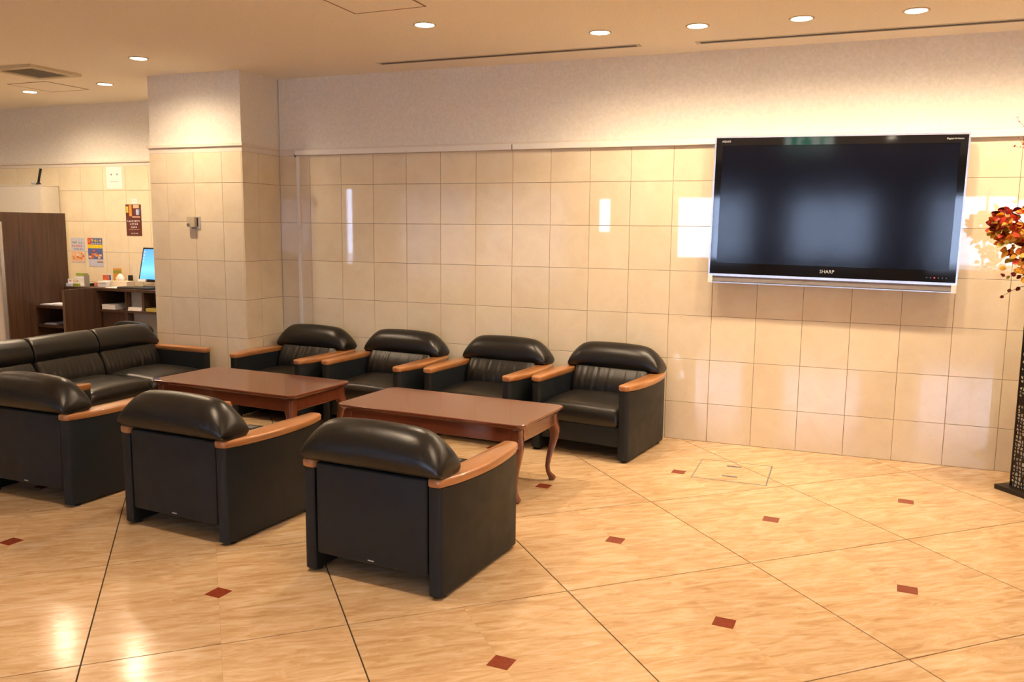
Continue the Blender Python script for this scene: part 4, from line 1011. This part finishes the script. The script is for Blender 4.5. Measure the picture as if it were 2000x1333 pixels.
for k in range(12):
    a = 2*PI*k/12; e = Vector((0.30*math.cos(a), 0.24*math.sin(a), 0.36+rl.uniform(-.05, .08))); branch([origin, origin.lerp(e, .4)+Vector((0, 0, .08)), e], 0.006, M_TWIG)
# tall bare twigs with buds that reach into the frame above the leaves
def twig(pts, r0=0.0035):
    br = branch([Vector(p) for p in pts], r0, M_TWIG, 'twig'); bm = bmesh.new()
    for i in range(len(pts)-1):
        a, b = Vector(pts[i]), Vector(pts[i+1])
        for t_ in (0.15, 0.4, 0.65, 0.9):
            q = a.lerp(b, t_)+Vector((rl.uniform(-.010, .010), rl.uniform(-.01, .01), rl.uniform(-.004, .008)))
            bmesh.ops.create_icosphere(bm, subdivisions=1, radius=rl.uniform(.003, .0048), matrix=Matrix.Translation(q))
    mk('buds', bm, LM[1], br)
twig([(-0.02, 0, 0.45), (-0.16, 0, 0.62), (-0.235, 0, 0.74), (-0.285, 0, 0.88), (-0.345, 0, 0.955)])
twig([(-0.16, 0, 0.62), (-0.225, 0, 0.70), (-0.29, 0, 0.785), (-0.355, 0, 0.800)], 0.0028)
twig([(-0.235, 0, 0.74), (-0.29, 0.01, 0.80), (-0.325, 0.01, 0.845)], 0.0024)
twig([(0.02, 0, 0.45), (0.03, 0.02, 0.75), (-0.05, 0.02, 1.02)]); twig([(0.05, 0, 0.45), (0.16, 0, 0.75), (0.22, 0, 1.0)])
twig([(-0.21, 0, 0.82), (-0.25, 0, 0.90), (-0.265, 0, 1.00)], 0.0024)
# leafy lower sprays with small yellow flowers
def flower(p, s):
    bm = bmesh.new()
    for k in range(7):
        a = 2*PI*k/7; c = Vector((math.cos(a), math.sin(a)*0.5, math.sin(a)*0.8))
        bmesh.ops.create_icosphere(bm, subdivisions=1, radius=s*0.5, matrix=Matrix.Translation(p+c*s*0.62) @ Matrix.Diagonal((1, 0.5, 0.8, 1)))
    bmesh.ops.create_icosphere(bm, subdivisions=1, radius=s*0.45, matrix=Matrix.Translation(p+Vector((0, -s*0.35, 0))))
    mk('flower', bm, M_PETAL, fl, True)
for (x, z, s) in ((-0.355, 0.122, .016), (-0.272, 0.155, .022), (-0.262, 0.112, .024), (-0.240, 0.060, .022), (-0.285, 0.110, .018), (-0.225, 0.135, .018), (-0.20, 0.06, .02), (-0.12, 0.09, .02)): flower(Vector((x, -0.06, z)), s)
def spray(pts, n, mats, s=0.6):
    branch([Vector(p) for p in pts], 0.003, M_STEM, 'stem')
    for k in range(n):
        t_ = (k+0.5)/n*(len(pts)-1); i = min(int(t_), len(pts)-2); q = Vector(pts[i]).lerp(Vector(pts[i+1]), t_-i); sd = 1 if k % 2 else -1
        dr = (Vector(pts[i+1])-Vector(pts[i])).normalized()+Vector((0, rl.uniform(-.5, .5), 0.8*sd)); put_leaf(LV[rl.choice(mats)*3+rl.randrange(3)], q, dr, (0, -1, 0.3), s*rl.uniform(.7, 1.1))
spray([(0, 0, 0.03), (-0.14, -0.05, 0.10), (-0.25, -0.06, 0.085), (-0.355, -0.06, 0.075)], 12, [1, 0, 4], 0.55)
spray([(0, 0, 0.03), (-0.16, -0.04, 0.045), (-0.27, -0.05, 0.015), (-0.36, -0.05, -0.045)], 7, [1, 1], 0.5)
spray([(0, 0, 0.05), (-0.15, -0.02, 0.20), (-0.26, -0.02, 0.19), (-0.335, -0.02, 0.17)], 7, [0, 4, 2], 0.55)
spray([(0, 0, 0.10), (-0.2, -0.02, 0.33), (-0.33, -0.03, 0.40), (-0.425, -0.03, 0.395)], 9, [0, 2, 1], 0.95)
spray([(0, 0, 0.10), (-0.2, -0.02, 0.30), (-0.31, -0.03, 0.34), (-0.375, -0.03, 0.30)], 8, [2, 3, 4], 0.95)
